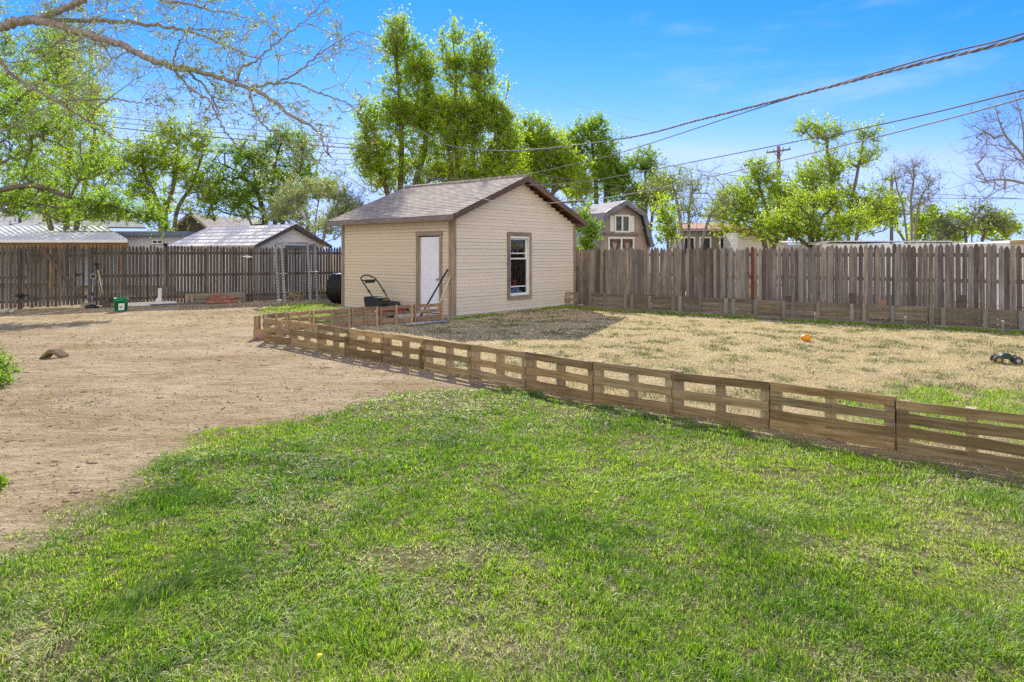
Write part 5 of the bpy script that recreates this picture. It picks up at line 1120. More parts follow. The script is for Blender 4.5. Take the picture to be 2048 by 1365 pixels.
def leaves_mesh(name, c, size, mat, parent, tint, up=0.35, aspect=0.62, droop=0.0, r=rng):
    m = len(c); nrm = r.normal(size=(m, 3)); nrm[:, 2] += up * 2; nrm /= np.linalg.norm(nrm, axis=1, keepdims=True)
    u = r.normal(size=(m, 3)); u[:, 2] -= droop; u -= nrm * np.sum(u * nrm, 1, keepdims=True); u /= np.linalg.norm(u, axis=1, keepdims=True); w = np.cross(nrm, u)
    s = size[:, None]; fold = nrm * s * 0.12
    v = np.stack([c - u * s, c + w * s * aspect + fold - u * s * .1, c + u * s, c - w * s * aspect + fold - u * s * .1], 1).reshape(-1, 3)
    f = np.arange(4 * m)
    return npmesh(name, v, f, np.full(m, 4), mat, parent, tint=np.repeat(tint, 4))
def grow(stems, targets, step, r, up_pen=0.8, wig=0.12):
    """branch skeleton: every target is joined to the nearest node below it"""
    pos, par = [], []
    for st in stems:
        P = catmull(st, 5) if len(st) > 2 else [V(st[0]).lerp(V(st[1]), k / 6) for k in range(7)]
        j = -1
        if pos:                                  # side stem: hang on the nearest node
            d = [(V(q_) - P[0]).length for q_ in pos]; j = int(np.argmin(d)); P[0] = V(pos[j])
        for p in (P[1:] if j >= 0 else P): pos.append(np.array(p)); par.append(j); j = len(pos) - 1
    n0 = len(pos); cap = n0 + len(targets) * 14; A = np.zeros((cap, 3)); A[:n0] = np.array(pos); PA = np.full(cap, -1); PA[:n0] = par; n = n0
    S_ = A[:n0]; dist = np.min(np.linalg.norm(targets[:, None] - S_[None], axis=2), axis=1)
    tips = []
    for t in targets[np.argsort(dist)]:
        d = A[:n] - t; D = np.linalg.norm(d, axis=1); cost = D + up_pen * np.maximum(0, d[:, 2] + 0.25 * D)
        j = int(np.argmin(cost)); L = D[j]; k = max(1, min(12, int(L / step))); a = A[j].copy()
        side = r.normal(size=3) * wig * L
        for i in range(1, k + 1):
            u = i / k; p = a + (t - a) * u + side * math.sin(u * math.pi) * 0.6; p[2] += 0.10 * L * math.sin(u * math.pi)
            if n >= cap: break
            A[n] = p; PA[n] = j if i == 1 else n - 1; n += 1
        tips.append(n - 1)
    return A[:n], PA[:n], n0, tips
def make_tree(name, label, base, stems, lobes, ncl, per, leaf, lmat, bmat, seed, rt=0.012, rmax=0.3, sigma=0.45, gap=0.42, gscale=0.7, step=0.55, twigs=0, twl=0.5, group=None, up=0.35, expo=0.45, cat='tree', fill=0.5, wig=0.12):
    r = np.random.default_rng(seed); base = V(base); base.z = 0
    t = thing(name, base, label, cat, group); pts = []
    wts = np.array([l[2] for l in lobes], float); wts /= wts.sum()
    off = r.random(3) * 50
    for li, (c, rad, w) in enumerate(lobes):
        need = int(round(ncl * wts[li])); tries = 0
        while need > 0 and tries < 20000:
            tries += 1; q_ = r.normal(size=3); q_ /= np.linalg.norm(q_); q_ *= r.random() ** fill * r.uniform(0.85, 1.22)
            p = np.array(c) + q_ * np.array(rad)
            if p[2] < (0.4 if cat == "tree" else 0.01): continue
            if mnoise.noise(V(tuple(p * gscale + off))) < gap - 0.5: continue
            pts.append(p); need -= 1
    T = np.array(pts)
    A, PA, n0, tips = grow(stems, T, step, r, wig=wig)
    w = np.zeros(len(A)); w[tips] += 1
    for i in range(len(A) - 1, -1, -1):
        if PA[i] >= 0: w[PA[i]] += w[i]
    rad = np.minimum(rt * np.maximum(w, 1) ** expo, rmax)
    i = np.where(PA >= 0)[0]; p0, p1 = A[PA[i]], A[i]; r0, r1 = np.minimum(rad[PA[i]], rad[i] * 1.35), rad[i]
    tw = max(twigs, 4) if per else twigs
    if tw:
        tl = sigma * 1.75 if per >= 12 else twl
        tp = np.repeat(A[tips], tw, 0); d = r.normal(size=tp.shape); d[:, 2] += 0.8; d /= np.linalg.norm(d, axis=1, keepdims=True)
        L = tl * r.uniform(0.4, 1.15, (len(tp), 1)); mid = tp + d * L * 0.5 + r.normal(size=tp.shape) * tl * 0.07; d2 = d + r.normal(size=d.shape) * 0.35; end = mid + d2 * L * 0.5
        p0 = np.concatenate([p0, tp, mid]); p1 = np.concatenate([p1, mid, end]); m_ = len(tp)
        r0 = np.concatenate([r0, np.full(m_, rt * .5), np.full(m_, rt * .36)]); r1 = np.concatenate([r1, np.full(m_, rt * .36), np.full(m_, rt * .15)])
    segs_mesh('trunk', p0, p1, r0, r1, M[bmat], t, 6)
    if per:
        pn = np.maximum(1, (per / tw * r.uniform(0.3, 1.7, len(tp))).astype(int)); ix = np.repeat(np.arange(len(tp)), pn)
        u = r.uniform(0.1, 1.03, len(ix))[:, None]; c = np.where(u < 0.5, tp[ix] + (mid[ix] - tp[ix]) * u * 2, mid[ix] + (end[ix] - mid[ix]) * (u * 2 - 1))
        c = c + r.normal(size=c.shape) * leaf * 0.75
        ct = np.repeat(np.repeat(r.random(len(tips)), tw), pn)
        sz = leaf * r.uniform(0.6, 1.25, len(c)); tn = np.clip(0.5 * ct + 0.5 * r.random(len(c)), 0, 1)
        leaves_mesh('crown', c, sz, M[lmat], t, tn, up, r=r)
    return t
def lb(px, py, rx, ry, Y, w=None, ry_d=None):     # ellipsoid lobe from a photo outline at distance Y
    k = Y / F_PX; c = at(px, py, Y); return (tuple(c), (rx * k, (ry_d or rx) * k, ry * k), (w if w else rx * ry))
def st_(*pts): return [at(*p) for p in pts]
def root_(px, Y): q_ = at(px, HOR, Y); q_.z = 0; return q_
def stem(px, Y, *pts): return [root_(px, Y)] + [at(x, y, Y + (z if len(p) > 2 else 0)) for p in pts for x, y, z in [(p + (0,))[:3]]]

# the tall pair behind the shed
Y = 37
make_tree('cottonwood_tree', 'tallest bright green tree left of centre, narrow column around a straight trunk', root_(800, Y),
    [stem(800, Y, (801, 380), (803, 300), (800, 200), (792, 120), (795, 45)), stem(800, Y, (830, 370), (850, 300), (852, 200), (845, 110)), stem(800, Y, (775, 390), (755, 330), (745, 280))],
    [lb(795, 95, 42, 62, Y), lb(838, 140, 38, 62, Y), lb(795, 230, 52, 90, Y), lb(745, 295, 36, 60, Y), lb(850, 240, 40, 90, Y), lb(775, 350, 55, 45, Y), lb(850, 340, 50, 50, Y), lb(738, 250, 26, 45, Y, 900), lb(730, 330, 26, 40, Y, 900)],
    1040, 66, 0.056, 'leaf_bright', 'bark', 11, 0.0115, 0.22, 0.50, 0.26, 0.8)
Y = 36
make_tree('elm_tree', 'tall many-stemmed green tree directly behind the shed ridge', root_(905, Y),
    [stem(908, Y, (905, 360), (893, 290), (868, 220), (835, 150)), stem(912, Y, (915, 350), (908, 250), (912, 150), (905, 75)), stem(935, Y, (945, 340), (950, 250), (958, 150), (962, 95)), stem(940, Y, (970, 330), (1000, 260), (1010, 210))],
    [lb(908, 120, 28, 65, Y), lb(955, 135, 32, 65, Y), lb(930, 220, 55, 60, Y), lb(985, 235, 40, 65, Y), lb(915, 290, 60, 50, Y), lb(1000, 310, 42, 60, Y), lb(880, 230, 30, 60, Y, 1200), lb(950, 350, 85, 45, Y), lb(1015, 260, 25, 50, Y, 900)],
    1118, 66, 0.055, 'leaf_bright', 'bark', 12, 0.0115, 0.22, 0.50, 0.25, 0.8)
Y = 41
make_tree('elm_tree', 'yellow-green rounded tree right behind the shed gable peak', root_(1075, Y),
    [stem(1075, Y, (1080, 380), (1070, 300), (1065, 250)), stem(1080, Y, (1110, 360), (1125, 290))],
    [lb(1060, 280, 40, 45, Y), lb(1105, 300, 45, 45, Y), lb(1070, 350, 70, 55, Y), lb(1135, 360, 50, 50, Y)],
    624, 66, 0.060, 'leaf_bright', 'bark', 13, 0.012, 0.22, 0.5, 0.26, 0.55)
Y = 46
make_tree('elm_tree', 'darker green tree with a raised tip right of the shed gable', root_(1195, Y),
    [stem(1195, Y, (1192, 380), (1185, 300), (1182, 245)), stem(1200, Y, (1215, 360), (1230, 300))],
    [lb(1182, 268, 34, 35, Y), lb(1215, 310, 38, 40, Y), lb(1150, 300, 36, 42, Y), lb(1190, 370, 65, 55, Y), lb(1235, 350, 30, 45, Y)],
    598, 63, 0.066, 'leaf_mid', 'barkdark', 14, 0.012, 0.22, 0.52, 0.26, 0.5)
make_tree('elm_tree', 'small green tree filling the gap above the barn roof', root_(1290, Y),
    [stem(1290, Y, (1292, 400), (1290, 340)), stem(1290, Y, (1310, 390), (1318, 350))],
    [lb(1290, 335, 36, 35, Y), lb(1275, 385, 40, 45, Y), lb(1320, 390, 30, 40, Y)],
    299, 51, 0.064, 'leaf_mid', 'bark', 15, 0.012, 0.2, 0.5, 0.28, 0.5)
# left of the shed
Y = 36
make_tree('elm_tree', 'loose yellow-green forked tree left of the white garage', root_(335, Y),
    [stem(330, Y, (330, 440), (345, 380), (355, 310), (360, 262)), stem(345, Y, (352, 430), (385, 370), (405, 310)), stem(325, Y, (318, 420), (290, 350), (285, 300))],
    [lb(360, 270, 38, 35, Y), lb(400, 300, 34, 40, Y), lb(300, 310, 42, 50, Y), lb(345, 340, 55, 50, Y), lb(300, 390, 45, 45, Y, 1500), lb(405, 370, 36, 50, Y, 1500), lb(255, 350, 40, 60, Y, 1800), lb(350, 420, 60, 26, Y, 800)],
    520, 46, 0.056, 'leaf_bright', 'bark', 21, 0.011, 0.15, 0.5, 0.34, 0.6)
Y = 38
make_tree('elm_tree', 'dark green spreading tree above the white garage roof', root_(560, Y),
    [stem(555, Y, (548, 420), (545, 360), (560, 290)), stem(560, Y, (570, 400), (600, 340), (608, 290)), stem(550, Y, (520, 400), (480, 350), (450, 330))],
    [lb(565, 280, 38, 32, Y), lb(605, 310, 30, 40, Y), lb(515, 320, 42, 45, Y), lb(460, 330, 40, 45, Y), lb(560, 360, 60, 45, Y), lb(640, 370, 45, 35, Y), lb(490, 400, 70, 45, Y), lb(430, 400, 40, 50, Y, 1500), lb(540, 420, 50, 35, Y, 1500)],
    728, 50, 0.058, 'leaf_mid', 'barkdark', 22, 0.0115, 0.2, 0.5, 0.28, 0.55)
Y = 31
make_tree('olive_tree', 'pale grey-green feathery tree beside the shed roof corner', root_(625, Y),
    [stem(620, Y, (615, 440), (600, 400), (590, 375)), stem(625, Y, (632, 440), (640, 390), (645, 365)), stem(630, Y, (655, 440), (675, 410), (690, 390))],
    [lb(600, 400, 50, 40, Y), lb(650, 405, 48, 42, Y), lb(570, 430, 45, 35, Y), lb(690, 425, 35, 35, Y), lb(640, 450, 60, 32, Y)],
    420, 64, 0.038, 'leaf_pale', 'barkpale', 23, 0.007, 0.09, 0.34, 0.34, 0.8, twigs=3, twl=0.7)
make_tree('bare_shrub', 'bare twiggy bush poking up beside the shed eave', root_(712, 33),
    [stem(710, 33, (712, 440), (715, 405)), stem(715, 33, (722, 430), (728, 400))], [lb(712, 420, 28, 32, 33)], 60, 5, 0.05, 'leaf_pale', 'barkpale', 24, 0.008, 0.05, 0.3, 0.3, 0.8, twigs=6, twl=0.8)
# the big yard tree at the left edge
Y = 19
make_tree('mulberry_tree', 'broad leafy tree at the left edge with drooping lit foliage', root_(-60, Y),
    [[root_(-90, Y), at(-85, 420, Y), at(-60, 300, Y), at(-20, 180, Y), at(20, 60, Y)], [at(-80, 390, Y), at(0, 330, Y - 1), at(90, 290, Y - 1.5), at(170, 300, Y - 1.5)], [at(-70, 330, Y), at(10, 230, Y + 1), at(90, 160, Y + 1), at(150, 120, Y + 1)], [at(-80, 430, Y), at(-10, 385, Y - .6), at(70, 372, Y - .8), at(130, 392, Y - .5), at(190, 405, Y), at(250, 420, Y + .3), at(310, 440, Y + .4)]],
    [lb(30, 110, 95, 85, Y, 6500), lb(125, 150, 60, 60, Y, 2600), lb(20, 250, 110, 75, Y, 9000), lb(140, 270, 70, 60, Y, 4000), lb(60, 355, 130, 50, Y, 7500), lb(190, 330, 45, 60, Y, 2000), lb(195, 405, 42, 34, Y, 1500), lb(60, 412, 110, 26, Y, 4200), lb(150, 428, 70, 16, Y, 1500), lb(-120, 220, 120, 160, Y, 7000), lb(150, 70, 45, 40, Y, 900), lb(215, 418, 50, 26, Y + .3, 2200), lb(268, 428, 45, 22, Y + .4, 2200), lb(312, 438, 32, 17, Y + .4, 1300), lb(340, 458, 18, 10, Y + .4, 350)],
    1080, 62, 0.028, 'leaf_mid', 'bark', 31, 0.0052, 0.085, 0.27, 0.36, 1.0, step=0.3, twigs=3, twl=0.45)
make_tree('elm_tree', 'sunlit light green tree behind the leafy tree at the left edge', root_(130, 34),
    [stem(130, 34, (135, 380), (140, 280), (135, 180), (130, 80)), stem(130, 34, (170, 370), (190, 260)), stem(130, 34, (80, 370), (50, 260))],
    [lb(120, 120, 70, 70, 34), lb(60, 200, 80, 80, 34), lb(180, 230, 60, 80, 34), lb(100, 330, 110, 70, 34), lb(220, 340, 45, 60, 34), lb(110, 415, 130, 34, 34, 5000)],
    728, 50, 0.055, 'leaf_bright', 'bark', 32, 0.011, 0.2, 0.5, 0.27, 0.6)
# right side
Y = 33
make_tree('elm_tree', 'airy bright green tree above the left end of the white metal roof', root_(1690, Y),
    [stem(1685, Y, (1675, 440), (1665, 370), (1655, 300), (1650, 250)), stem(1692, Y, (1700, 430), (1712, 360), (1725, 290), (1728, 260)), stem(1680, Y, (1655, 430), (1630, 380), (1615, 340)), stem(1695, Y, (1725, 420), (1750, 370), (1765, 340))],
    [lb(1650, 265, 42, 26, Y), lb(1615, 265, 26, 24, Y, 500), lb(1735, 270, 28, 28, Y, 600), lb(1665, 330, 55, 35, Y, 1200), lb(1740, 335, 36, 35, Y, 700), lb(1620, 360, 40, 40, Y), lb(1700, 400, 80, 50, Y, 2200), lb(1620, 430, 65, 50, Y, 1800), lb(1750, 430, 55, 45, Y, 1500), lb(1690, 360, 60, 40, Y, 1200)],
    611, 43, 0.047, 'leaf_bright', 'bark', 41, 0.010, 0.14, 0.42, 0.33, 0.6, twigs=2, twl=0.8)
Y = 40
make_tree('elm_tree', 'bushy yellow-green tree in front of the crossarm pole', root_(1546, Y),
    [stem(1546, Y, (1538, 440), (1520, 380), (1515, 340)), stem(1540, Y, (1560, 420), (1575, 380)), stem(1546, Y, (1512, 430), (1470, 390))],
    [lb(1515, 350, 40, 32, Y), lb(1480, 385, 40, 38, Y), lb(1560, 385, 45, 38, Y), lb(1520, 430, 85, 50, Y), lb(1450, 430, 45, 40, Y, 1500)],
    598, 47, 0.053, 'leaf_bright', 'bark', 42, 0.011, 0.18, 0.46, 0.29, 0.6)
Y = 27
make_tree('elm_tree', 'low bright green leafy tree standing close behind the stockade fence', root_(1625, Y),
    [stem(1622, Y, (1622, 450), (1605, 420), (1585, 395)), stem(1630, Y, (1640, 450), (1660, 420), (1680, 400)), stem(1625, Y, (1626, 440), (1628, 400))],
    [lb(1590, 435, 45, 40, Y), lb(1640, 425, 50, 38, Y), lb(1690, 445, 45, 32, Y), lb(1545, 460, 40, 26, Y), lb(1620, 468, 80, 22, Y)],
    468, 43, 0.036, 'leaf_bright', 'barkdark', 43, 0.009, 0.12, 0.32, 0.29, 0.8, twigs=2, twl=0.5)
Y = 30
make_tree('locust_tree', 'bare many-stemmed tree right of the barn with few new leaves', root_(1380, Y),
    [stem(1375, Y, (1360, 440), (1350, 390), (1340, 345)), stem(1380, Y, (1378, 430), (1385, 380), (1380, 340)), stem(1382, Y, (1395, 440), (1410, 390), (1420, 345)), stem(1378, Y, (1340, 440), (1310, 410), (1290, 380)), stem(1385, Y, (1415, 445), (1440, 415), (1455, 395))],
    [lb(1345, 370, 50, 40, Y), lb(1405, 370, 50, 42, Y), lb(1310, 400, 42, 38, Y), lb(1440, 405, 38, 36, Y), lb(1380, 420, 70, 40, Y)],
    300, 16, 0.042, 'leaf_bright', 'barkgrey', 44, 0.009, 0.09, 0.4, 0.3, 0.6, twigs=5, twl=0.8)
make_tree('elm_shrub', 'green young tree leafing out just right of the barn', root_(1335, 27),
    [stem(1335, 27, (1335, 460), (1330, 430)), stem(1335, 27, (1345, 460), (1350, 440))],
    [lb(1325, 440, 25, 45, 27), lb(1345, 470, 25, 25, 27)], 60, 34, 0.055, 'leaf_bright', 'bark', 45, 0.009, 0.05, 0.28, 0.45, 0.8)
Y = 33
make_tree('locust_tree', 'bare slim tree above the right end of the white metal roof', root_(1825, Y),
    [stem(1824, Y, (1823, 440), (1822, 400), (1828, 350), (1824, 320)), stem(1824, Y, (1835, 425), (1850, 380), (1862, 345)), stem(1823, Y, (1808, 425), (1795, 380), (1788, 340))],
    [lb(1822, 345, 38, 32, Y), lb(1855, 370, 32, 38, Y), lb(1795, 365, 30, 35, Y), lb(1830, 405, 50, 35, Y)],
    170, 3, 0.05, 'leaf_bud', 'barkgrey', 46, 0.009, 0.12, 0.4, 0.3, 0.6, twigs=5, twl=0.8)
Y = 24
make_tree('locust_tree', 'large bare tree reaching in from the right edge of the yard view', root_(2075, Y),
    [stem(2075, Y, (2065, 400), (2050, 320), (2010, 270), (1990, 215)), [at(2060, 370, Y), at(2010, 360, Y), at(1950, 365, Y - 1), at(1890, 380, Y - 1)], [at(2055, 330, Y), at(2000, 300, Y + 1), at(1950, 262, Y + 1), at(1920, 230, Y + 1)], [at(2050, 320, Y), at(2045, 250, Y), at(2030, 190, Y)]],
    [lb(1990, 250, 60, 60, Y), lb(1935, 300, 60, 55, Y), lb(2040, 220, 40, 60, Y), lb(1950, 375, 85, 45, Y), lb(2030, 330, 60, 60, Y), lb(2110, 280, 60, 100, Y)],
    330, 0, 0.05, 'leaf_bud', 'barkgrey', 47, 0.0058, 0.12, 0.4, 0.3, 0.6, twigs=5, twl=0.75, step=0.4, wig=0.2)
Y = 28
make_tree('elm_shrub', 'low pale leafing tree under the large bare tree at the right', root_(1940, Y),
    [stem(1935, Y, (1930, 460), (1915, 440)), stem(1940, Y, (1945, 455), (1955, 425)), stem(1945, Y, (1970, 460), (1990, 440))],
    [lb(1915, 450, 40, 28, Y), lb(1955, 440, 42, 30, Y), lb(1995, 460, 35, 25, Y), lb(1885, 470, 30, 20, Y)], 150, 22, 0.05, 'leaf_bud', 'bark', 48, 0.009, 0.08, 0.34, 0.42, 0.8, twigs=4, twl=0.5)
make_tree('elm_tree', 'distant green trees low behind the bare slim tree', root_(1850, 55),
    [stem(1850, 55, (1850, 440), (1848, 400)), stem(1850, 55, (1890, 440), (1900, 410)), stem(1850, 55, (1790, 450), (1780, 410))],
    [lb(1770, 430, 45, 40, 55), lb(1840, 450, 50, 32, 55), lb(1905, 455, 45, 30, 55), lb(2000, 455, 50, 30, 55)], 200, 40, 0.15, 'leaf_bright', 'bark', 49, 0.014, 0.2, 0.6, 0.45, 0.5)
# shrub at the shed corner
Y = 22.4
make_tree('lilac_shrub', 'bright green leafy shrub squeezed between shed and barn', root_(1176, Y),
    [stem(1172, Y, (1172, 520), (1170, 450), (1172, 420)), stem(1175, Y, (1182, 500), (1192, 460))],
    [lb(1172, 450, 24, 40, Y), lb(1188, 470, 16, 22, Y, 300), lb(1168, 510, 18, 28, Y), lb(1163, 575, 10, 30, Y, 150)], 90, 34, 0.045, 'leaf_weed', 'bark', 51, 0.007, 0.04, 0.2, 0.45, 1.2, cat='shrub')
# weedy leafy plant at the left edge
p = gp(0, 775); 
make_tree('weed_clump', 'bright green leafy weed clump at the left edge of the dirt', p, [[p, p + V((-.15, 0, .3))], [p, p + V((0.1, 0, .25))]],
    [(tuple(p + V((-0.32, 0.15, 0.17))), (0.38, 0.40, 0.2), 3), (tuple(p + V((0.0, -0.1, 0.1))), (0.16, 0.22, 0.11), 1), (tuple(p + V((-.3, -.45, .08))), (0.3, .25, .1), .7)], 240, 22, 0.019, 'leaf_weed', 'bark', 52, 0.003, 0.01, 0.055, 0.3, 3, step=0.1, cat='plant', fill=0.4)
p = gp(-8, 990)
make_tree('weed_clump', 'small dark weed at the left edge nearer the lawn', p, [[p, p + V((0, 0, .12))], [p, p + V((0.05, 0, .1))]], [(tuple(p + V((0, 0, 0.07))), (0.05, 0.06, 0.04), 1)], 22, 14, 0.016, 'leaf_weed', 'bark', 53, 0.002, 0.006, 0.03, 0.3, 3, step=0.05, cat='plant')
# dry weeds at the rack and fence
for k, (px, py, h, w_, lab) in enumerate(((498, 603, 0.55, 0.3, 'dry tan weed stalks against the fence behind the red pavers'), (585, 603, 0.35, 0.4, 'dry tan weeds inside the power rack'), (635, 600, 0.5, 0.3, 'dry brown brush between power rack and black pipe'))):
    p = gp(px, py); p.y += 0.3
    make_tree('dry_weed', lab, p, [[p, p + V((0.03, 0, h * .6))], [p, p + V((-0.08, 0.02, h * .5))], [p, p + V((0.12, 0, h * .5))]], [(tuple(p + V((0, 0, h * 0.55))), (w_, 0.15, h * 0.5), 1)], 50, 5, 0.018, 'straw', 'yellowwood', 60 + k, 0.003, 0.008, 0.06, 0.2, 3, step=0.1, twigs=2, twl=0.1, cat='weed')

# the near fruit tree whose branches hang into the top left
def near_tree():
    r = np.random.default_rng(5); base = V((-6.4, 6.4, 0)); t = thing('fruit_tree', base, 'budding tree whose bare spreading branches hang into the upper left sky', 'tree')
    z = 720 / 2048.0
    limbs = [  # zoomed sketch of each limb: (x, y, distance), start radius, end radius
        ([(-700, 260, 6.4), (-300, 175, 6.1), (0, 148, 5.9), (130, 118, 5.8), (280, 126, 5.7), (420, 172, 5.6), (560, 216, 5.5), (720, 272, 5.4), (850, 335, 5.3), (980, 380, 5.2), (1100, 402, 5.2), (1250, 442, 5.1), (1420, 505, 5.0), (1550, 572, 5.0), (1680, 672, 4.9), (1800, 742, 4.9), (1850, 830, 4.8), (1890, 902, 4.8)], .052, .005),
        ([(230, 112, 5.75), (480, 120, 5.9), (700, 126, 6.0), (900, 146, 6.1), (1000, 166, 6.1), (1150, 206, 6.2), (1280, 256, 6.2), (1400, 312, 6.3), (1490, 335, 6.3)], .024, .006),
        ([(200, 120, 5.75), (290, 78, 5.7), (400, 32, 5.6), (500, -20, 5.5), (700, -160, 5.4)], .034, .02),
        ([(700, -120, 5.6), (900, -5, 5.6), (1050, 22, 5.6), (1200, 62, 5.7), (1300, 76, 5.7), (1400, 104, 5.8)], .016, .004),
        ([(-500, 240, 6.6), (-150, 250, 7.0), (0, 345, 7.2), (60, 420, 7.2), (150, 482, 7.3), (300, 562, 7.3), (380, 612, 7.3), (480, 680, 7.4), (560, 712, 7.4), (650, 797, 7.4)], .034, .008),
        ([(330, 578, 7.3), (500, 566, 7.4), (650, 566, 7.5), (760, 582, 7.6), (900, 602, 7.6), (980, 636, 7.7)], .014, .004),
        ([(980, 388, 5.2), (1080, 500, 5.0), (1180, 562, 4.9), (1230, 652, 4.9), (1280, 752, 4.8), (1330, 802, 4.8), (1392, 862, 4.8)], .012, .004),
        ([(1060, 402, 5.2), (1150, 480, 5.3), (1210, 572, 5.3), (1245, 655, 5.4)], .012, .004),
        ([(1420, 508, 5.0), (1440, 600, 4.9), (1480, 690, 4.8), (1560, 762, 4.8), (1650, 832, 4.7), (1760, 922, 4.7)], .011, .004),
        ([(1430, 497, 5.0), (1550, 476, 5.1), (1700, 481, 5.2), (1850, 542, 5.2), (1960, 582, 5.3), (2045, 642, 5.3)], .012, .004),
        ([(1350, 462, 5.1), (1372, 390, 5.1), (1450, 350, 5.2), (1560, 252, 5.3), (1680, 162, 5.3), (1760, 92, 5.4), (1850, 0, 5.4)], .012, .004),
        ([(1560, 480, 5.1), (1680, 420, 5.0), (1760, 362, 5.0), (1830, 300, 4.9), (1950, 222, 4.9), (2030, 180, 4.9)], .009, .003),
        ([(980, 360, 5.2), (1010, 262, 5.1), (1040, 202, 5.1), (1110, 140, 5.0)], .009, .004),
        ([(1050, 170, 6.1), (1200, 170, 6.0), (1300, 202, 6.0), (1382, 232, 6.0)], .009, .004),
        ([(560, 216, 5.5), (640, 330, 5.7), (720, 300, 5.7), (760, 330, 5.8)], .008, .003),
        ([(480, 690, 7.4), (620, 560, 7.3), (700, 500, 7.2), (850, 400, 7.1)], .010, .003),
        ([(150, 300, 6.0), (330, 240, 5.9), (500, 130, 5.8), (640, 60, 5.8)], .009, .003),
        ([(0, 360, 7.2), (200, 330, 6.9), (400, 230, 6.8), (520, 220, 6.7)], .010, .003),
        ([(150, 480, 7.3), (380, 480, 7.5), (520, 400, 7.6), (650, 400, 7.6)], .010, .003),
        ([(-40, 780, 7.0), (100, 700, 7.0), (230, 620, 7.1), (330, 560, 7.3)], .010, .004)]
    S0, S1, R0, R1 = [], [], [], []; tips = []
    def add(P, ra, rb):
        m = len(P)
        for i in range(m - 1):
            a, b = ra + (rb - ra) * (i / (m - 1)), ra + (rb - ra) * ((i + 1) / (m - 1)); S0.append(P[i]); S1.append(P[i + 1]); R0.append(a * 0.86); R1.append(b * 0.86)
    def twig(p, d, L, ra, depth):
        m = max(3, int(L / 0.05)); P = [np.array(p)]; d = np.array(d)
        for i in range(m):
            d = d + r.normal(size=3) * 0.24; d[2] += 0.015; d /= np.linalg.norm(d); P.append(P[-1] + d * L / m)
            if depth > 0 and r.random() < 0.42:
                s_ = r.normal(size=3); s_ -= d * (s_ @ d); s_ /= np.linalg.norm(s_); s_ = s_ + d * 0.5; s_ /= np.linalg.norm(s_)
                twig(P[-1], s_, L * r.uniform(0.25, 0.6), ra * 0.6, depth - 1)
            if r.random() < 0.40: tips.append(P[-1])
        tips.append(P[-1]); add(P, ra, max(0.0012, ra * 0.35))
    for pts, ra, rb in limbs:
        P = catmull([at(x * z, y * z, Y) for x, y, Y in pts], 7); P = [np.array(p) + r.normal(size=3) * 0.006 for p in P]; add(P, ra, rb)
        n = len(P)
        for i in range(1, n):
            seg = np.linalg.norm(P[i] - P[i - 1]); u = i / n
            cnt = r.poisson(seg * (5.0 + 4.5 * u))
            for _ in range(cnt):
                d = P[i] - P[i - 1]; d /= np.linalg.norm(d); s_ = r.normal(size=3); s_ -= d * (s_ @ d); s_ /= np.linalg.norm(s_); s_ = s_ * 0.9 + d * 0.6; s_[2] += 0.1; s_ /= np.linalg.norm(s_)
                twig(P[i], s_, r.uniform(0.18, 0.62), 0.0037, 2)
        twig(P[-1], P[-1] - P[-2], 0.25, rb, 1)
    tr = [np.array((-6.4, 6.4, -0.05)), np.array((-6.35, 6.4, 0.8)), np.array((-6.2, 6.4, 1.7)), np.array((-5.9, 6.35, 2.45))]
    add(tr, 0.17, 0.10)
    for pts, _a, _b in (limbs[0], limbs[4]): add([tr[-1], np.array(at(pts[0][0] * z, pts[0][1] * z, pts[0][2]))], 0.09, _a)
    segs_mesh('trunk', np.array(S0), np.array(S1), np.array(R0), np.array(R1), M['barkpale'], t, 6)
    T = np.array(tips); per = 6; c = np.repeat(T, per, 0) + r.normal(size=(len(T) * per, 3)) * 0.013
    leaves_mesh('crown', c, r.uniform(0.006, 0.0145, len(c)), M['leaf_bud'], t, r.random(len(c)), 0.2, 0.42, r=r)
near_tree()

# ------------------------------------------------------------------ grass
def blades(name, pts, h, w, lean, tint, mat, gzoff=-0.004, r=rng):
    n = len(pts); z0 = (fbm(pts[:, 0], pts[:, 1], 0.9, 4, 3) - 0.5) * 0.05 + (fbm(pts[:, 0], pts[:, 1], 4.2, 3, 8) - 0.5) * 0.022 + gzoff
    b = np.stack([pts[:, 0], pts[:, 1], z0], 1); a = r.random(n) * 2 * np.pi
    side = np.stack([np.cos(a), np.sin(a), np.zeros(n)], 1) * (w / 2)[:, None]
    L3 = np.concatenate([lean, np.zeros((n, 1))], 1); ll = np.clip(np.linalg.norm(lean, axis=1), 0, 1.6)
    up = np.stack([np.zeros(n), np.zeros(n), np.ones(n)], 1)
    mid = b + up * (h * 0.55)[:, None] + L3 * (h * 0.35)[:, None]
    tip = b + up * (h * np.clip(1.0 - 0.38 * ll, 0.25, 1))[:, None] + L3 * (h * 0.95)[:, None]
    v = np.stack([b - side, b + side, mid + side * 0.8, mid - side * 0.8, tip], 1).reshape(-1, 3)
    o = np.arange(n)[:, None] * 5
    f = np.concatenate([o + np.array([[0, 1, 2, 3]]), o + np.array([[3, 2, 4]])], 1).reshape(-1)
    return npmesh(name, v, f, np.tile([4, 3], n), mat, tint=np.repeat(tint, 5))
def tufts(x0, x1, y0, y1, dens):
    n = int((x1 - x0) * (y1 - y0) * dens); return np.stack([rng.uniform(x0, x1, n), rng.uniform(y0, y1, n)], 1)
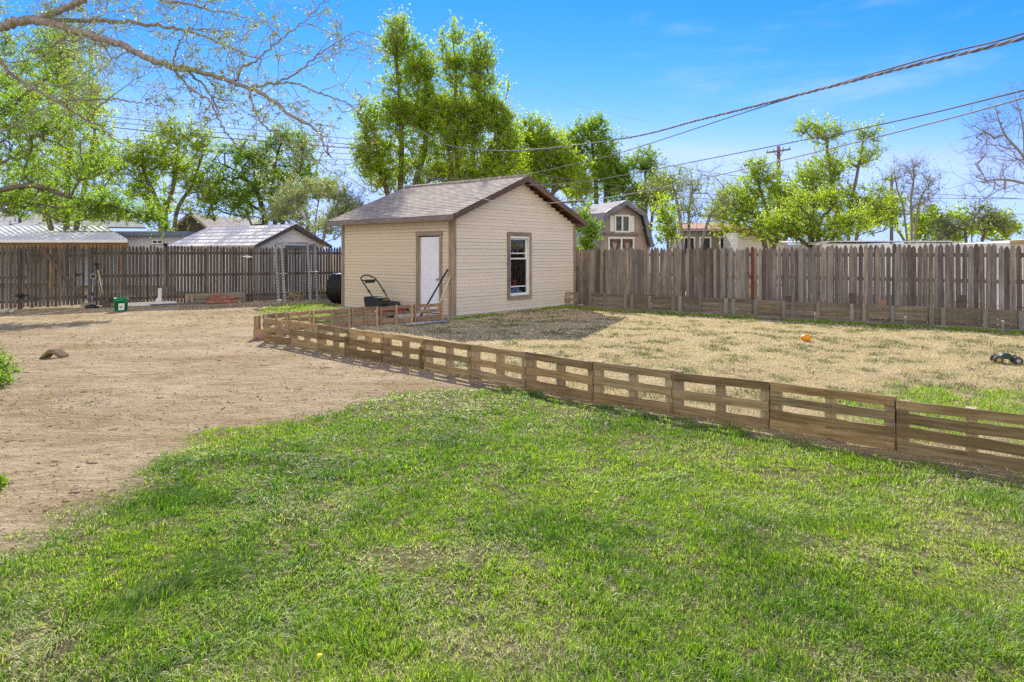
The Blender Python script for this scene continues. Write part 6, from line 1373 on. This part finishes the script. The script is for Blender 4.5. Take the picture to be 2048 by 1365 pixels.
DRYB = [(g_.x, g_.y, rx, ry, am) for g_, rx, ry, am in ((gp(290, 1050), 0.22, 0.10, 0.4), (gp(820, 1108), 0.26, 0.10, 0.45), (gp(30, 1290), 0.35, 0.5, 0.22), (gp(420, 1350), 0.3, 0.12, 0.3), (gp(1990, 900), 0.9, 0.45, 0.2), (gp(900, 800), 1.2, 0.6, 0.16), (gp(960, 1290), 0.3, 0.12, 0.25))]
SHADE_BANDS = [(gp(380, 1160), gp(130, 1275), 0.12), (gp(520, 1240), gp(255, 1352), 0.10), (gp(620, 1000), gp(330, 1000), 0.15)]  # bands of taller, darker blades that stand in for shadow streaks
PX, HH, WW, LL, TT = [], [], [], [], []
for (y0, y1, hx0, hx1, dens, per, ws) in ((1.2, 3.2, -3.6, 4.2, 1150, 16, 1.05), (3.2, 4.6, -4.6, 5.2, 900, 14, 1.3), (4.6, 6.5, -5.6, 5.6, 620, 12, 1.7), (6.5, 9.2, -5.5, 4.5, 420, 11, 2.2)):
    c = tufts(hx0, hx1, y0, y1, dens); ln, g2, st = masks(c); x, y = c[:, 0], c[:, 1]
    dry = fbm(x, y, 1.5, 4, 21); dry2 = fbm(x, y, 3.8, 3, 33)
    leftdry = np.clip((-1.35 - x + (y - 2.4) * -0.55) / 0.8, 0, 1) * 0.22; rightdry = np.clip((x - 2.0) / 1.6, 0, 1) * 0.16
    dr = dry * 0.6 + dry2 * 0.4 + leftdry + rightdry * (y > 3) + np.clip((y - 5.2) / 3, 0, 1) * 0.10
    for (bx, by, rx, ry, am) in DRYB: dr = dr + am * np.exp(-(((x - bx) / rx) ** 2 + ((y - by) / ry) ** 2))
    keep = rng.random(len(c)) < ln * np.clip(1.75 - dr * 1.5, 0.25, 1)
    c, dr, ln = c[keep], dr[keep], ln[keep]; x, y = c[:, 0], c[:, 1]; m = len(c)
    lush_shade = 0.5 * fbm(x, y, 2.2, 3, 55) + 0.5 * fbm(x, y, 5.5, 3, 58)
    for (a_, b_, wd_) in SHADE_BANDS:
        ab = np.array([(b_ - a_).x, (b_ - a_).y]); ap = np.stack([x - a_.x, y - a_.y], 1); tt = np.clip(ap @ ab / (ab @ ab), 0, 1); dd_ = np.linalg.norm(ap - tt[:, None] * ab, axis=1); lush_shade = np.maximum(lush_shade, 0.86 * np.exp(-(dd_ / wd_) ** 2))
    hbase = (0.021 + 0.042 * np.clip(lush_shade - 0.25, 0, 0.6) + 0.02 * np.clip(lush_shade - 0.58, 0, 1)) * (0.75 + 0.35 * ln) * rng.uniform(0.75, 1.3, m)
    flow = fbm(x, y, 1.2, 3, 77) * 12.0; fdir = np.stack([np.cos(flow), np.sin(flow)], 1) * (0.15 + 0.9 * np.clip(fbm(x, y, 1.9, 3, 91) - 0.42, 0, 1))[:, None] * 2
    rep = np.repeat(np.arange(m), per); k = len(rep)
    o = rng.normal(size=(k, 2)) * 0.021; PX.append(c[rep] + o); HH.append(hbase[rep] * rng.uniform(0.55, 1.2, k)); WW.append(np.full(k, 0.0034 * ws) * rng.uniform(0.7, 1.2, k))
    LL.append(o / 0.021 * 0.42 + fdir[rep] + rng.normal(size=(k, 2)) * 0.22)
    tb = 0.30 + (lush_shade[rep] - 0.5) * -0.5 + (fbm(x, y, 0.8, 3, 120)[rep] - 0.5) * 0.5
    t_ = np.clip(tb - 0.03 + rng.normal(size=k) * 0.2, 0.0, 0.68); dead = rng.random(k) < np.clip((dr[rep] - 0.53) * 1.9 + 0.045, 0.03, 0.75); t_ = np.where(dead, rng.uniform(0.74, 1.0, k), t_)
    TT.append(t_); HH[-1] = np.where(dead, HH[-1] * 0.8, HH[-1]); LL[-1] = np.where(dead[:, None], LL[-1] * 1.7, LL[-1])
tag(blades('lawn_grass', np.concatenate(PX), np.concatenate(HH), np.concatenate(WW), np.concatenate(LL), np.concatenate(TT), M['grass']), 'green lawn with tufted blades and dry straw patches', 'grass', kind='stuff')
# dry yard: short straw, green tufts
PX, HH, WW, LL, TT = [], [], [], [], []
for (y0, y1, hx0, hx1, dens, per, ws) in ((3.2, 7, -1, 10, 300, 8, 1.3), (7, 11, -4, 11.5, 230, 8, 2.0), (11, 16, -4.8, 11.5, 160, 7, 2.7), (16, 21, -4, 6, 120, 6, 3.4)):
    c = tufts(hx0, hx1, y0, y1, dens); ln, g2, st = masks(c); x, y = c[:, 0], c[:, 1]
    keep = (st > 0.5) & (rng.random(len(c)) < np.clip(0.25 + 1.3 * fbm(x, y, 1.7, 3, 140) + g2, 0, 1)) & (ln < 0.3); c, g2 = c[keep], g2[keep]; x, y = c[:, 0], c[:, 1]; m = len(c)
    gt = np.clip((fbm(x, y, 2.6, 3, 160) - 0.51) * 5, 0, 1) * 0.9; green = rng.random(m) < np.maximum(gt, g2 * 0.95)
    rep = np.repeat(np.arange(m), per); k = len(rep); o = rng.normal(size=(k, 2)) * 0.03
    PX.append(c[rep] + o); HH.append(np.where(green[rep], 0.065, 0.042) * rng.uniform(0.5, 1.2, k) * (1 + 0.5 * g2[rep])); WW.append(0.0038 * ws * rng.uniform(0.7, 1.2, k)); LL.append(o / 0.03 * 0.55 + rng.normal(size=(k, 2)) * 0.5)
    TT.append(np.where(green[rep], rng.uniform(0.0, 0.3, k), rng.uniform(0.3, 1.0, k)))
P_, H_, W_, L_, T_ = [np.concatenate(a) for a in (PX, HH, WW, LL, TT)]
gmask = T_ < 0.3; _, g2p, _ = masks(P_)
dg = gmask & (g2p > 0.35)
tag(blades('dry_grass', P_[~dg], H_[~dg], W_[~dg], L_[~dg], T_[~dg], M['straw']), 'short dry straw-coloured grass with grey-green tufts', 'grass', kind='stuff')
c = tufts(-9.5, -3.5, 14, 24, 60); ln, g2, st = masks(c); kp = (rng.random(len(c)) < g2 * 0.9) & (st < 0.5); c = c[kp]; rep = np.repeat(np.arange(len(c)), 7); o = rng.normal(size=(len(rep), 2)) * 0.04
GP, GH, GW, GL = np.concatenate([P_[dg], c[rep] + o]), np.concatenate([H_[dg], 0.07 * rng.uniform(.5, 1.2, len(rep))]), np.concatenate([W_[dg], np.full(len(rep), 0.013)]), np.concatenate([L_[dg], o / 0.04 * 0.5])
tag(blades('green_grass', GP, GH, GW, GL, np.clip(0.36 + rng.normal(size=len(GP)) * 0.16, 0, 0.75), M['grass']), 'fresh green grass patches along fence feet and in the dry yard', 'grass', kind='stuff')
# sparse sprouts on the bare dirt
c = tufts(-15, 0.5, 6, 23, 26); ln, g2, st = masks(c); x, y = c[:, 0], c[:, 1]
kp = (st < 0.4) & (ln < 0.5) & (rng.random(len(c)) < np.clip((fbm(x, y, 0.55, 3, 200) - 0.40) * 2.2, 0.02, 1) * (0.35 + 0.65 * (x > -9)))
c = c[kp]; rep = np.repeat(np.arange(len(c)), 7); o = rng.normal(size=(len(rep), 2)) * 0.022
tag(blades('dirt_sprouts', c[rep] + o, 0.035 * rng.uniform(.4, 1.3, len(rep)), 0.006 * rng.uniform(.8, 1.6, len(rep)) * (1 + c[rep][:, 1] / 14), o / 0.022 * 0.7, np.clip(rng.uniform(0.0, 0.55, len(rep)), 0, 1), M['straw']), 'sparse small sprouts on the bare dirt', 'weeds', kind='stuff')
# clods, chips and straw bits on the dirt
PX = []
for (y0, y1, x0, x1, dens) in ((2.2, 5, -4.8, -0.5, 620), (5, 8, -8, 2, 260), (8, 13, -12, -1, 90), (13, 23, -17, -4, 25)):
    c = tufts(x0, x1, y0, y1, dens); ln, g2, st = masks(c); PX.append(c[(st < 0.6) & (rng.random(len(c)) > ln * 0.9)])
c = np.concatenate(PX); n = len(c)
z0 = (fbm(c[:, 0], c[:, 1], 0.9, 4, 3) - 0.5) * 0.05 + (fbm(c[:, 0], c[:, 1], 4.2, 3, 8) - 0.5) * 0.022
s = np.minimum(0.003 + rng.exponential(0.0026, n), 0.018) * (0.85 + c[:, 1] * 0.05)
base = np.array([[1, 0, 0.15], [-0.4, 0.9, 0.2], [-0.7, -0.7, 0.1], [0.1, 0.1, 0.95], [0.0, 0.0, -0.6]]); ang = rng.random(n) * 6.283
v = base[None] * rng.uniform(0.6, 1.3, (n, 5, 3)); st_r = np.where(rng.random(n) < 0.12, rng.uniform(2.5, 5, n), rng.uniform(0.7, 1.6, n)); v[:, :, 0] *= st_r[:, None]
vx = v[:, :, 0] * np.cos(ang)[:, None] - v[:, :, 1] * np.sin(ang)[:, None]; vy = v[:, :, 0] * np.sin(ang)[:, None] + v[:, :, 1] * np.cos(ang)[:, None]
v = np.stack([vx, vy, v[:, :, 2]], 2) * s[:, None, None]; v[:, :, 0] += c[:, 0:1]; v[:, :, 1] += c[:, 1:2]; v[:, :, 2] += z0[:, None]
fc = np.array([0, 1, 3, 1, 2, 3, 2, 0, 3, 1, 0, 4, 2, 1, 4, 0, 2, 4]); f = (np.arange(n)[:, None] * 5 + fc[None]).reshape(-1)
m_, nt, b_, _ = newmat('dirt_clod'); cc_ = ramp(nt, attr(nt, 'tint').outputs['Fac'], [(0, (0.22, 0.15, 0.095)), (0.6, (0.42, 0.29, 0.19)), (0.85, (0.50, 0.37, 0.25)), (1, (0.66, 0.56, 0.42))]); nt.links.new(cc_, b_.inputs['Base Color']); b_.inputs['Roughness'].default_value = 1
tag(npmesh('dirt_clods', v.reshape(-1, 3), f, np.full(n * 6, 3), m_, tint=np.repeat(rng.random(n), 5)), 'small clods and chips scattered over the bare dirt', 'dirt', kind='stuff')
# dandelions
for k, (px, py, lab) in enumerate(((1192, 1000, 'single yellow dandelion in the middle of the lawn'), (1086, 817, 'yellow dandelion near the pallet fence on the lawn'), (637, 1343, 'yellow dandelion at the bottom edge of the lawn'))):
    p = gp(px, py); p.z = ground_z(p.x, p.y); t = thing('dandelion', p, lab, 'flower'); mb = MB(); mb.tube([p, p + V((0.004, 0, 0.05))], 0.0018, 5); mb.build('stem', M['leaf_weed'], t)
    mb = MB(); mb.lathe(p + V((0.004, 0, 0.05)), [(0.004, 0), (0.012, 0.005), (0.011, 0.009), (0.003, 0.011)], 12); mb.build('flower_head', M['dandelion'], t)
